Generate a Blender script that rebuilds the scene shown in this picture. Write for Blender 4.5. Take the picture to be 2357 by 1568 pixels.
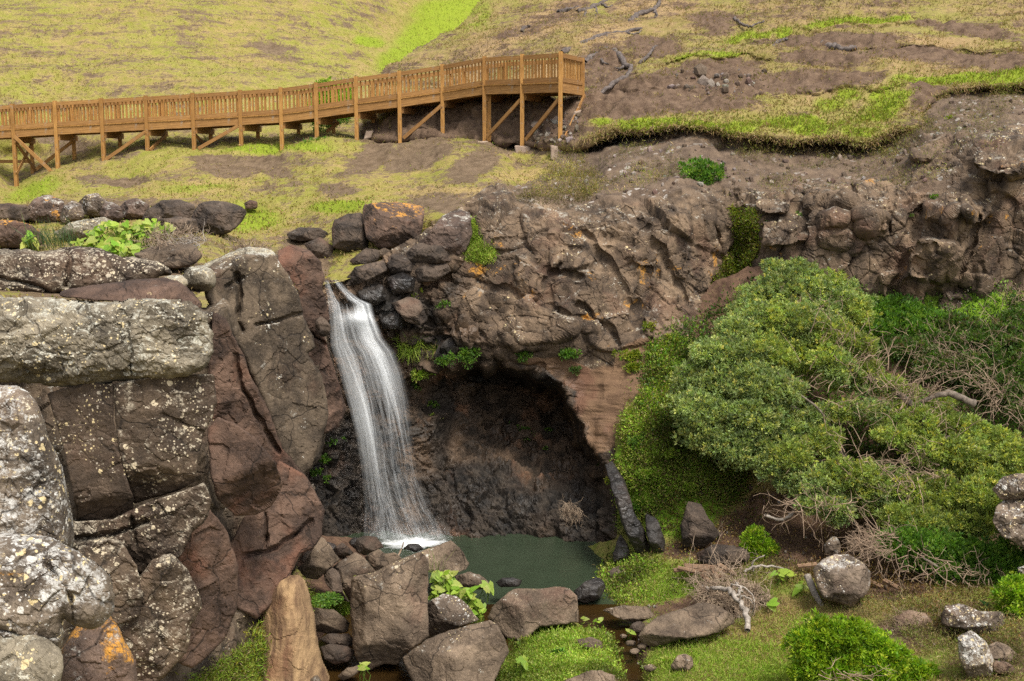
import bpy, math, numpy as np
from mathutils import Vector
rng = np.random.default_rng(11)
SC = bpy.context.scene
for o in list(bpy.data.objects): bpy.data.objects.remove(o)

# ------------------------------------------------------------ camera, sky, sun, exposure
CAM_H, PITCH, HFOV = 9.25, math.radians(8.0), math.radians(45.0)
cd = bpy.data.cameras.new('camera'); cam = bpy.data.objects.new('camera', cd)
SC.collection.objects.link(cam); SC.camera = cam
cam.location = (0, 0, CAM_H); cam.rotation_euler = (math.pi/2-PITCH, 0, 0)
cd.sensor_fit = 'HORIZONTAL'; cd.angle = HFOV; cd.clip_end = 600; cd.clip_start = .1
SUN_EL, SUN_AZ = math.radians(58), math.radians(150)       # azimuth clockwise from +Y: high, behind and to the right
w = bpy.data.worlds.new('World'); SC.world = w; w.use_nodes = True
wn = w.node_tree; wn.nodes.clear()
sky = wn.nodes.new('ShaderNodeTexSky'); sky.sky_type = 'NISHITA'; sky.sun_disc = False
sky.sun_elevation = SUN_EL; sky.sun_rotation = SUN_AZ; sky.dust_density = 3.0
hs = wn.nodes.new('ShaderNodeHueSaturation'); hs.inputs['Saturation'].default_value = .22
bgn = wn.nodes.new('ShaderNodeBackground'); bgn.inputs['Strength'].default_value = .13
wo = wn.nodes.new('ShaderNodeOutputWorld')
wn.links.new(sky.outputs[0], hs.inputs['Color']); wn.links.new(hs.outputs[0], bgn.inputs[0]); wn.links.new(bgn.outputs[0], wo.inputs[0])
ld = bpy.data.lights.new('sun', 'SUN'); ld.energy = 2.0; ld.angle = math.radians(14); ld.color = (1, .94, .84)
sun = bpy.data.objects.new('sun', ld); SC.collection.objects.link(sun)
sdir = Vector((math.sin(SUN_AZ)*math.cos(SUN_EL), math.cos(SUN_AZ)*math.cos(SUN_EL), math.sin(SUN_EL)))
sun.rotation_euler = sdir.to_track_quat('Z', 'Y').to_euler()
SC.view_settings.view_transform = 'Standard'; SC.view_settings.look = 'None'
SC.view_settings.exposure = 1.0; SC.view_settings.gamma = 1
SC.cycles.transparent_max_bounces = 40; SC.cycles.max_bounces = 6
SC.cycles.use_denoising = False

# ------------------------------------------------------------ survey: photograph pixels (2357 wide) and a distance give a point
F = 2357/2/math.tan(HFOV/2); CP, SP = math.cos(PITCH), math.sin(PITCH)
def slope(v):
    b = (784-np.asarray(v, float))/F
    return (-SP+b*CP)/(CP+b*SP)
def P(u, v, Y):
    u, v, Y = np.broadcast_arrays(np.asarray(u, float), np.asarray(v, float), np.asarray(Y, float))
    a = (u-1178.5)/F; b = (784-v)/F; t = Y/(CP+b*SP)
    return np.stack([a*t, Y, CAM_H+t*(-SP+b*CP)], -1)
def Yz(v, z): return (z-CAM_H)/slope(v)

# ------------------------------------------------------------ noise
def _h(x, y, z, s):
    h = (x.astype(np.int64)*73856093) ^ (y.astype(np.int64)*19349663) ^ (z.astype(np.int64)*83492791) ^ (s*2654435761)
    h = (h ^ (h >> 13)) & 0xffffffff; h = (h*1274126177) & 0xffffffff; h = h ^ (h >> 16)
    h = (h*2246822519) & 0xffffffff; return h ^ (h >> 15)
def _u(h, k=0):
    h = ((h+k*374761393)*668265263) & 0xffffffff; h ^= h >> 15; h = (h*2246822519) & 0xffffffff
    return ((h ^ (h >> 13)) & 0xffffff)/float(0x1000000)
def vnoise(p, s=0):
    i = np.floor(p); f = p-i; f = f*f*f*(f*(f*6-15)+10); i = i.astype(np.int64); r = 0
    for dx in (0, 1):
        for dy in (0, 1):
            for dz in (0, 1):
                wt = (f[:, 0] if dx else 1-f[:, 0])*(f[:, 1] if dy else 1-f[:, 1])*(f[:, 2] if dz else 1-f[:, 2])
                r = r+wt*_u(_h(i[:, 0]+dx, i[:, 1]+dy, i[:, 2]+dz, s))
    return r*2-1
def fbm(p, o=4, s=0, g=.5):
    r = 0; a = 1
    for k in range(o): r = r+a*vnoise(p*(2.03**k)+k*17.3, s+k); a *= g
    return r
def vor(p, s=0):
    i = np.floor(p).astype(np.int64); n = len(p)
    F1 = np.full(n, 9.); F2 = np.full(n, 9.); H = np.zeros(n, np.int64); D = np.zeros((n, 3))
    for dx in (-1, 0, 1):
        for dy in (-1, 0, 1):
            for dz in (-1, 0, 1):
                cx, cy, cz = i[:, 0]+dx, i[:, 1]+dy, i[:, 2]+dz; h = _h(cx, cy, cz, s)
                d = p-np.stack([cx+_u(h, 1), cy+_u(h, 2), cz+_u(h, 3)], 1)
                l = np.sqrt((d*d).sum(1)); m = l < F1
                F2 = np.where(m, F1, np.minimum(F2, l)); F1 = np.where(m, l, F1); H = np.where(m, h, H); D[m] = d[m]
    return F1, F2, H, D
def facet(p, L, s, stretch=(1, 1, 1), warp=.16, crack=.5):
    """fractured rock: every Voronoi block has its own tilt and set-back, with a groove where blocks meet"""
    q = p/L*np.array(stretch)
    q = q+warp*np.stack([vnoise(q*1.3, s+5), vnoise(q*1.3+31, s+6), vnoise(q*1.3+67, s+7)], 1)
    F1, F2, H, D = vor(q, s)
    nv = np.stack([_u(H, 4)-.5, _u(H, 5)-.5, _u(H, 6)-.5], 1)
    d = (D*nv).sum(1)*1.5+(_u(H, 7)-.5)*.8
    return d-crack*.6*np.exp(-((F2-F1)/.05)**2)
def blocks(p, L, s, stretch=(1, 1, 1), warp=.12, side=1.9):
    """jointed rock: overlapping slant-topped blocks, each turned its own way; creases stay sharp and nothing overhangs"""
    q = p/L*np.array(stretch); q = q+warp*np.stack([vnoise(q*1.3, s+5), vnoise(q*1.3+31, s+6), vnoise(q*1.3+67, s+7)], 1)
    i = np.floor(q).astype(np.int64); h = np.full(len(q), -.5)
    for dx in (-1, 0, 1):
        for dy in (-1, 0, 1):
            for dz in (-1, 0, 1):
                cx, cy, cz = i[:, 0]+dx, i[:, 1]+dy, i[:, 2]+dz; g = _h(cx, cy, cz, s)
                d = q-np.stack([cx+.15+.7*_u(g, 1), cy+.15+.7*_u(g, 2), cz+.15+.7*_u(g, 3)], 1)
                a = (_u(g, 4)-.5)*1.5; b = (_u(g, 5)-.5)*1.1; ca, sa, cb, sb = np.cos(a), np.sin(a), np.cos(b), np.sin(b)
                x = d[:, 0]*ca-d[:, 2]*sa; z = d[:, 0]*sa+d[:, 2]*ca; y = d[:, 1]*cb-z*sb; z = d[:, 1]*sb+z*cb
                nm = np.maximum(np.maximum(np.abs(x), np.abs(z)), np.abs(y)*.9); nm = np.maximum(nm, (np.abs(x)+np.abs(z))*.74)
                top = (_u(g, 7)-.5)*.55+(_u(g, 8)-.5)*.9*x+(_u(g, 9)-.5)*.9*z
                h = np.maximum(h, np.minimum(top, side*(.62+.22*_u(g, 10)-nm)))
    return h
def rockdisp(p, L, amp, s, stretch=(1, 1, 1), crack=.5, rgh=.35):
    r = amp*blocks(p, L, s, stretch)
    r = r+amp*.35*facet(p, L*.4, s+11, stretch, .1, crack*.6)+amp*.16*facet(p, L*.15, s+12, stretch, .1, crack*.5)
    rg = ridged(p/L*1.7, s+40)-.62
    return r+amp*(rgh*.8+.1)*rg+amp*.09*fbm(p/L*6, 4, s+23, .65)
def ridged(p, s, o=5):
    r = 0; a = 1; w_ = 1
    for k in range(o):
        n = 1-np.abs(vnoise(p*(2.1**k)+k*9.1, s+k)*1.6); n = n*n; r = r+a*n*w_; w_ = np.clip(n*1.5, 0, 1); a *= .5
    return r/1.6
def sst(x, a, b):
    t = np.clip((x-a)/(b-a), 0, 1); return t*t*(3-2*t)

# ------------------------------------------------------------ mesh building
def mesh(name, V, faces, mats, attrs=None, smooth=True, uv=None, mi=None):
    """faces: one int array, or a list of arrays of different widths"""
    me = bpy.data.meshes.new(name)
    fl = faces if isinstance(faces, list) else [faces]
    fl = [np.asarray(f, np.int32) for f in fl if len(f)]
    lv = np.concatenate([f.ravel() for f in fl]); cnt = np.concatenate([np.full(len(f), f.shape[1], np.int32) for f in fl])
    st = np.concatenate([[0], np.cumsum(cnt)[:-1]]).astype(np.int32)
    me.vertices.add(len(V)); me.vertices.foreach_set('co', np.asarray(V, np.float32).ravel())
    me.loops.add(len(lv)); me.loops.foreach_set('vertex_index', lv)
    me.polygons.add(len(cnt)); me.polygons.foreach_set('loop_start', st); me.polygons.foreach_set('loop_total', cnt)
    if mi is not None: me.polygons.foreach_set('material_index', np.asarray(mi, np.int32))
    me.polygons.foreach_set('use_smooth', np.full(len(cnt), smooth) if isinstance(smooth, bool) else smooth)
    for k, a in (attrs or {}).items():
        at = me.attributes.new(k, 'FLOAT_COLOR', 'POINT'); a = np.asarray(a, np.float32)
        if a.shape[1] == 3: a = np.concatenate([a, np.ones((len(a), 1), np.float32)], 1)
        at.data.foreach_set('color', a.ravel())
    if uv is not None:
        l = me.uv_layers.new(name='UVMap'); l.data.foreach_set('uv', np.asarray(uv, np.float32)[lv].ravel())
    me.update(calc_edges=True); me.validate()
    for m in (mats if isinstance(mats, (list, tuple)) else [mats]): me.materials.append(m)
    return me
def obj(name, me, parent=None, label=None, cat=None, group=None, kind=None):
    o = bpy.data.objects.new(name, me); SC.collection.objects.link(o)
    if parent is not None: o.parent = parent
    for k, x in (('label', label), ('category', cat), ('group', group), ('kind', kind)):
        if x: o[k] = x
    return o
def vnorm(V, Q):
    a, b, c = V[Q[:, 0]], V[Q[:, 1]], V[Q[:, 2]]
    n = np.cross(b-a, c-a)
    if Q.shape[1] == 4: n = n+np.cross(c-a, V[Q[:, 3]]-a)
    N = np.zeros_like(V)
    for k in range(Q.shape[1]):
        for j in range(3): N[:, j] += np.bincount(Q[:, k], n[:, j], len(V))
    return N/(np.linalg.norm(N, axis=1, keepdims=True)+1e-12)
def chaikin(p, n=1, closed=True):
    p = np.asarray(p, float)
    for _ in range(n):
        if closed:
            q = np.roll(p, -1, 0); p = np.stack([p*.78+q*.22, p*.22+q*.78], 1).reshape(-1, 2)
        else:
            q = np.stack([p[:-1]*.75+p[1:]*.25, p[:-1]*.25+p[1:]*.75], 1).reshape(-1, 2); p = np.concatenate([p[:1], q, p[-1:]])
    return p
def inpoly(u, v, p):
    r = np.zeros(u.shape, bool); q = np.roll(p, -1, 0)
    for (x0, y0), (x1, y1) in zip(p, q):
        if y0 == y1: continue
        r ^= ((y0 > v) != (y1 > v)) & (u < (x1-x0)*(v-y0)/(y1-y0)+x0)
    return r
def pdist(u, v, p, closed=True):
    D = np.full(u.shape, 1e9); NU = np.zeros(u.shape); NV = np.zeros(u.shape)
    q = np.roll(p, -1, 0) if closed else p[1:]
    for a, b in zip(p, q):
        d = b-a; l2 = (d*d).sum()+1e-12
        t = np.clip(((u-a[0])*d[0]+(v-a[1])*d[1])/l2, 0, 1); x = a[0]+t*d[0]; y = a[1]+t*d[1]
        e = (u-x)**2+(v-y)**2; m = e < D
        D = np.where(m, e, D); NU = np.where(m, x, NU); NV = np.where(m, y, NV)
    return np.sqrt(D), NU, NV
def tps(C, k=1.0):
    C = np.array(C, float); xy = C[:, :2]/500.; n = len(C)
    def ph(r2): return .5*r2*np.log(r2+1e-9)
    d2 = ((xy[:, None]-xy[None])**2).sum(2)
    A = np.zeros((n+3, n+3)); A[:n, :n] = ph(d2)+np.eye(n)*2e-3; A[:n, n] = 1; A[:n, n+1:] = xy; A[n, :n] = 1; A[n+1:, :n] = xy.T
    sol = np.linalg.solve(A, np.concatenate([C[:, 2], [0, 0, 0]]))
    def f(u, v):
        sh = np.shape(u); u = np.ravel(u)/500.; v = np.ravel(v)/500.
        r = sol[n]+sol[n+1]*u+sol[n+2]*v
        for i in range(n): r = r+sol[i]*ph((u-xy[i, 0])**2+(v-xy[i, 1])**2)
        return r.reshape(sh)
    return f
def polygrid(poly, step):
    """grid of quads inside an outline; the rim vertices are moved onto the outline"""
    poly = np.asarray(poly, float); u0, v0 = poly.min(0)-step; u1, v1 = poly.max(0)+step
    uu, vv = np.meshgrid(np.arange(u0, u1+step, step), np.arange(v0, v1+step, step)); nv, nu = uu.shape
    u, v = uu.ravel(), vv.ravel(); ins = inpoly(u, v, poly)
    idx = np.arange(nu*nv).reshape(nv, nu)
    Q = np.stack([idx[:-1, :-1], idx[1:, :-1], idx[1:, 1:], idx[:-1, 1:]], -1).reshape(-1, 4)
    Q = Q[ins[Q].sum(1) >= 2]
    used = np.unique(Q); mp = np.full(nu*nv, -1); mp[used] = np.arange(len(used)); Q = mp[Q]
    u, v, ins = u[used], v[used], ins[used]
    d, nu_, nv_ = pdist(u, v, poly)
    out = ~ins
    u = np.where(out, nu_, u); v = np.where(out, nv_, v); d = np.where(out, 0, d)
    return u, v, d, Q
def blobs(u, v, L):
    r = np.zeros_like(u)
    for e in L:
        cu, cv, ru, rv = e[:4]; a = math.radians(e[4]) if len(e) > 4 else 0; s = e[5] if len(e) > 5 else 1
        x = (u-cu)*math.cos(a)+(v-cv)*math.sin(a); y = -(u-cu)*math.sin(a)+(v-cv)*math.cos(a)
        r = np.maximum(r, s*np.exp(-((x/ru)**2+(y/rv)**2)**2))
    return r
def grazing(V, Q):
    """faces seen nearly edge-on are shaded smooth, the rest keep their crisp facets"""
    n = unit_(np.cross(V[Q[:, 2]]-V[Q[:, 0]], V[Q[:, 3]]-V[Q[:, 1]])); d = unit_(V[Q[:, 0]]-np.array([0, 0, CAM_H])); return np.abs((n*d).sum(1)) < .5
def unit_(a): return a/(np.linalg.norm(a, axis=1, keepdims=True)+1e-9)
def relax(V, Q, free, it=3):
    """even out the vertices of over-stretched faces so that steep steps do not turn into combs"""
    e = np.concatenate([Q[:, [0, 1]], Q[:, [1, 2]], Q[:, [2, 3]], Q[:, [3, 0]]]); l = np.linalg.norm(V[e[:, 0]]-V[e[:, 1]], axis=1); m = np.median(l)
    cnt = np.bincount(e.ravel(), minlength=len(V)); mx = np.zeros(len(V)); np.maximum.at(mx, e[:, 0], l); np.maximum.at(mx, e[:, 1], l)
    w_ = (np.clip((mx/m-3.)/3., 0, 1)*free*.7)[:, None]
    for _ in range(it):
        A_ = np.stack([np.bincount(e[:, 0], V[e[:, 1], j], len(V))+np.bincount(e[:, 1], V[e[:, 0], j], len(V)) for j in range(3)], 1)/np.maximum(cnt, 1)[:, None]; V = V*(1-w_)+A_*w_
    return V
class Sheet: pass
def sheet(name, poly, step, Yf, post=None, disp=None, mat=None, attr=None, kind='structure', rim=None, smooth=True):
    u, v, d, Q = polygrid(poly, step); Y = Yf(u, v)
    if rim: rim_px, rim_m = rim; t = np.clip(d/rim_px, 0, 1); Y = Y+rim_m*(1-np.sqrt(np.clip(1-(1-t)**2, 0, 1)))
    if post: Y = post(u, v, Y)
    V = P(u, v, Y); N = vnorm(V, Q)
    if disp is not None:
        h = disp(u, v, V, N); V = V+(N*h[:, None] if h.ndim == 1 else h)
    V = relax(V, Q, d > 1e-6); N = vnorm(V, Q)
    A = attr(u, v, V, N) if attr else None
    if not smooth: smooth = grazing(V, Q)
    s = Sheet(); s.u, s.v, s.V, s.N, s.Q, s.A = u, v, V, N, Q, A
    s.obj = obj(name, mesh(name, V, Q, mat, {'msk': A} if A is not None else None, smooth), kind=kind)
    return s
def pick(s, n, poly=None, wt=None):
    """n random points on a sheet, even in the picture: position, normal, mask value"""
    c = s.Q[:, 0]; m = np.ones(len(c), bool)
    if poly is not None: m &= inpoly(s.u[c], s.v[c], np.asarray(poly, float))
    p = m.astype(float)
    if wt is not None: p *= wt[c]
    if p.sum() <= 0: return np.zeros((0, 3)), np.zeros((0, 3)), np.zeros((0,), int)
    f = rng.choice(len(c), n, p=p/p.sum()); q = s.Q[f]; a = rng.random((n, 1)); b = rng.random((n, 1))
    X = (s.V[q[:, 0]]*(1-a)+s.V[q[:, 3]]*a)*(1-b)+(s.V[q[:, 1]]*(1-a)+s.V[q[:, 2]]*a)*b
    return X, s.N[q[:, 0]], q[:, 0]
# ------------------------------------------------------------ materials
def newmat(name):
    m = bpy.data.materials.new(name); m.use_nodes = True; nt = m.node_tree; nt.nodes.clear(); return m, nt
def nd(nt, typ, ins=None, **pr):
    n = nt.nodes.new(typ)
    for k, x in pr.items(): setattr(n, k, x)
    for k, x in (ins or {}).items():
        s = n.inputs[k]
        if isinstance(x, bpy.types.NodeSocket): nt.links.new(x, s)
        else: s.default_value = (*x, 1) if (isinstance(x, tuple) and len(x) == 3 and s.type == 'RGBA') else x
    return n
def noi(nt, vec, sc, det=5, ro=.55, dist=0.):
    return nd(nt, 'ShaderNodeTexNoise', {'Vector': vec, 'Scale': sc, 'Detail': det, 'Roughness': ro, 'Distortion': dist}).outputs[0]
def mth(nt, op, a, b=0., c=0.):
    return nd(nt, 'ShaderNodeMath', {0: a, 1: b, 2: c}, operation=op).outputs[0]
def stp(nt, x, a, b):
    return nd(nt, 'ShaderNodeMapRange', {'Value': x, 'From Min': a, 'From Max': b}, interpolation_type='SMOOTHSTEP').outputs[0]
def mix(nt, f, a, b):
    return nd(nt, 'ShaderNodeMix', {0: f, 6: a, 7: b}, data_type='RGBA').outputs[2]
def scl(nt, vec, s):
    return nd(nt, 'ShaderNodeVectorMath', {0: vec, 1: s}, operation='MULTIPLY').outputs[0]
def pos(nt): return nd(nt, 'ShaderNodeNewGeometry').outputs['Position']
def warp(nt, p, sc, amt):
    n = nd(nt, 'ShaderNodeTexNoise', {'Vector': p, 'Scale': sc, 'Detail': 3.}).outputs['Color']
    c = nd(nt, 'ShaderNodeVectorMath', {0: n, 1: (.5, .5, .5)}, operation='SUBTRACT').outputs[0]
    c = nd(nt, 'ShaderNodeVectorMath', {0: c, 3: amt}, operation='SCALE').outputs[0]
    return nd(nt, 'ShaderNodeVectorMath', {0: p, 1: c}, operation='ADD').outputs[0]
def bsdf(nt, col, rough=.85, h=None, hs=.5, hd=.03, spec=.3, **kw):
    ins = {'Base Color': col, 'Roughness': rough, 'Specular IOR Level': spec}
    if h is not None: ins['Normal'] = nd(nt, 'ShaderNodeBump', {'Height': h, 'Strength': hs, 'Distance': hd}).outputs[0]
    ins.update(kw); b = nd(nt, 'ShaderNodeBsdfPrincipled', ins)
    nd(nt, 'ShaderNodeOutputMaterial', {0: b.outputs[0]}); return b
def rockcol(nt, p, c1, c2, red=(.13, .06, .038), redam=.3, lich=.3, spots=.4, orange=.1, lcol=(.5, .48, .42), cream=(.55, .44, .24), sc=1., streak=.5):
    """layered stone colour: mottling, streaks, iron stain, patches and round spots of lichen; returns colour, bump height"""
    pw = warp(nt, p, 1.1*sc, .5/sc)
    n1 = noi(nt, pw, 1.6*sc, 9, .65); col = mix(nt, stp(nt, n1, .36, .66), tuple(x*.7 for x in c1), c2); n0 = noi(nt, p, .45*sc, 3, .5); col = mix(nt, mth(nt, 'MULTIPLY', stp(nt, n0, .4, .62), .5), col, tuple(x*.8 for x in c1))
    n2 = noi(nt, p, .7*sc, 5, .6); col = mix(nt, mth(nt, 'MULTIPLY', stp(nt, n2, .52, .68), redam), col, red)
    st = noi(nt, scl(nt, pw, (3*sc, 3*sc, .45*sc)), 1., 5, .6)
    col = mix(nt, mth(nt, 'MULTIPLY', stp(nt, st, .5, .72), streak), col, tuple(x*.3 for x in c1))
    fine = noi(nt, p, 38*sc, 4, .7)
    col = mix(nt, mth(nt, 'MULTIPLY', stp(nt, fine, .5, .75), .35), col, tuple(min(1, x*1.9) for x in c2))
    up = nd(nt, 'ShaderNodeSeparateXYZ', {0: nd(nt, 'ShaderNodeNewGeometry').outputs['Normal']}).outputs[2]
    upb = mth(nt, 'MULTIPLY', up, .10)
    # grey-white lichen crust
    n3 = mth(nt, 'ADD', noi(nt, pw, 2.6*sc, 10, .74), upb)
    t = .74-.3*lich; crust = stp(nt, n3, t, t+.09)
    brk = stp(nt, noi(nt, p, 13*sc, 7, .8), .43, .56)
    crust = mth(nt, 'MULTIPLY', crust, brk)
    lc = mix(nt, noi(nt, p, 6*sc, 4, .6), tuple(x*.62 for x in lcol), lcol)
    col = mix(nt, mth(nt, 'MULTIPLY', crust, .92 if lich > 0 else 0.), col, lc)
    # round spots
    v = nd(nt, 'ShaderNodeTexVoronoi', {'Vector': warp(nt, p, 9*sc, .06/sc), 'Scale': 11*sc, 'Randomness': 1.})
    sep = nd(nt, 'ShaderNodeSeparateColor', {0: v.outputs['Color']})
    rad = mth(nt, 'MULTIPLY', mth(nt, 'POWER', sep.outputs[0], 3.), .55)
    zone = stp(nt, mth(nt, 'ADD', noi(nt, p, 1.5*sc, 8, .72), upb), .765-.3*spots, .815-.3*spots)
    spot = mth(nt, 'MULTIPLY', stp(nt, mth(nt, 'SUBTRACT', rad, v.outputs['Distance']), 0, .05), zone)
    v2 = nd(nt, 'ShaderNodeTexVoronoi', {'Vector': warp(nt, p, 20*sc, .03/sc), 'Scale': 26*sc})
    s2 = nd(nt, 'ShaderNodeSeparateColor', {0: v2.outputs['Color']})
    spot2 = mth(nt, 'MULTIPLY', stp(nt, mth(nt, 'SUBTRACT', mth(nt, 'MULTIPLY', mth(nt, 'POWER', s2.outputs[0], 1.6), .55), v2.outputs['Distance']), 0, .08), zone)
    col = mix(nt, mth(nt, 'MULTIPLY', mth(nt, 'MAXIMUM', spot, spot2), .88 if spots > 0 else 0.), col, mix(nt, stp(nt, sep.outputs[1], .35, .65), lcol, cream))
    if orange > 0:
        n4 = mth(nt, 'MULTIPLY', noi(nt, pw, 1.9*sc, 8, .72, .3), stp(nt, noi(nt, p, .55*sc, 2, .5), .4, .6))
        o = mth(nt, 'MULTIPLY', stp(nt, n4, .64-.2*orange, .72-.2*orange), stp(nt, noi(nt, p, 17*sc, 6, .8), .4, .55))
        col = mix(nt, mth(nt, 'MULTIPLY', o, .9), col, mix(nt, fine, (.55, .2, .02), (.42, .26, .05)))
    # hairline cracks
    e = nd(nt, 'ShaderNodeTexVoronoi', {'Vector': warp(nt, p, 1.4*sc, .7/sc), 'Scale': .7*sc}, feature='DISTANCE_TO_EDGE').outputs['Distance']
    cr = mth(nt, 'MAXIMUM', stp(nt, e, .0, .014), stp(nt, noi(nt, p, 1.1*sc, 3, .5), .46, .40)); col = mix(nt, mth(nt, 'MULTIPLY', mth(nt, 'SUBTRACT', 1., cr), .7), col, (.012, .009, .007))
    h = mth(nt, 'ADD', mth(nt, 'MULTIPLY', noi(nt, p, 7*sc, 10, .72), 1.), mth(nt, 'MULTIPLY', fine, .25))
    h = mth(nt, 'ADD', h, mth(nt, 'MULTIPLY', cr, .35)); h = mth(nt, 'ADD', h, mth(nt, 'MULTIPLY', crust, .05))
    return col, h
def rockmat(name, c1, c2, rough=.88, hs=.6, hd=.045, spec=.25, wet=0., orange_top=None, **k):
    m, nt = newmat(name); p = pos(nt); col, h = rockcol(nt, p, c1, c2, **k)
    if orange_top:
        up = nd(nt, 'ShaderNodeSeparateXYZ', {0: nd(nt, 'ShaderNodeNewGeometry').outputs['Normal']}).outputs[2]
        f = mth(nt, 'ADD', mth(nt, 'MULTIPLY', up, .5), noi(nt, p, 2.4, 8, .7)); f = mth(nt, 'MULTIPLY', stp(nt, f, orange_top, orange_top+.10), stp(nt, noi(nt, p, 15, 6, .8), .38, .55))
        col = mix(nt, f, col, mix(nt, noi(nt, p, 20, 4, .6), (.5, .19, .015), (.46, .27, .06)))
    if wet > 0: rough = mth(nt, 'SUBTRACT', rough, mth(nt, 'MULTIPLY', stp(nt, noi(nt, p, 1.1, 4, .6), .35, .6), wet))
    bsdf(nt, col, rough, h, hs, hd, spec); return m
def attr(nt, name='msk'):
    a = nd(nt, 'ShaderNodeAttribute', attribute_name=name)
    return nd(nt, 'ShaderNodeSeparateColor', {0: a.outputs['Color']}).outputs, a.outputs['Alpha'], a.outputs['Color']

DK, BR = (.045, .031, .022), (.14, .098, .066)
m_dark = rockmat('dark_basalt', (.04, .028, .02), (.115, .08, .055), lich=.4, spots=.7, orange=.0, redam=.3, lcol=(.38, .33, .26))
m_spot = rockmat('spotted_basalt', (.04, .028, .02), (.125, .088, .058), lich=.62, spots=.95, orange=.0, redam=.2, lcol=(.40, .345, .26), cream=(.5, .42, .29))
m_butt = rockmat('brown_buttress_rock', (.05, .037, .026), (.165, .122, .082), lich=.36, spots=.6, orange=.0, redam=.2, streak=.7)
m_grey = rockmat('lichen_crusted_rock', (.085, .07, .05), (.29, .245, .175), lich=.6, spots=.85, orange=.12, redam=.05, streak=.6, lcol=(.48, .46, .38))
m_white = rockmat('white_lichen_rock', (.065, .05, .038), (.21, .165, .12), lich=.78, spots=.95, orange=.2, redam=.12, lcol=(.52, .5, .46), streak=.4)
m_red = rockmat('red_brown_rock', (.05, .032, .024), (.14, .086, .06), lich=.0, spots=.2, orange=.0, redam=.6, red=(.17, .075, .045), streak=.4)
m_boul = rockmat('brown_boulder', (.09, .065, .045), (.25, .183, .125), lich=.2, spots=.45, orange=.0, redam=.3, red=(.2, .1, .07), streak=.25, lcol=(.46, .44, .38))
m_bdark = rockmat('dark_boulder', (.04, .031, .025), (.125, .09, .065), lich=.15, spots=.2, orange=.0, redam=.4, streak=.3)
m_blich = rockmat('lichened_boulder', (.07, .052, .038), (.22, .165, .12), lich=.5, spots=.8, orange=.12, redam=.2, lcol=(.52, .5, .46))
m_bor = rockmat('orange_lichen_boulder', (.05, .035, .027), (.16, .10, .07), lich=.2, spots=.2, orange=.15, orange_top=.93, redam=.5, streak=.3)
m_borg = rockmat('orange_grey_boulder', (.06, .042, .034), (.17, .115, .085), lich=.48, spots=.4, orange=.75, redam=.3)
m_wet = rockmat('wet_rock', (.016, .014, .013), (.05, .042, .036), rough=.6, wet=.35, lich=0, spots=.0, orange=0, redam=.15, streak=.2, spec=.45)
m_slab = rockmat('brown_slab', (.075, .054, .038), (.195, .142, .096), lich=.25, spots=.25, orange=.05, redam=.3)

def tanmat():
    m, nt = newmat('striped_sandstone'); p = pos(nt); pw = warp(nt, p, .8, .5)
    q = nd(nt, 'ShaderNodeMapping', {'Vector': pw, 'Rotation': (0, math.radians(-28), 0), 'Scale': (7, 2, .9)}).outputs[0]
    n = noi(nt, q, 1., 7, .6); col = mix(nt, stp(nt, n, .3, .7), (.10, .055, .032), (.36, .235, .12))
    col = mix(nt, stp(nt, noi(nt, p, 1.1, 5), .5, .7), col, (.17, .085, .045))
    bsdf(nt, col, .9, mth(nt, 'ADD', n, mth(nt, 'MULTIPLY', noi(nt, p, 14, 8, .7), .6)), .7, .05); return m
m_tan = tanmat()

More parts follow.
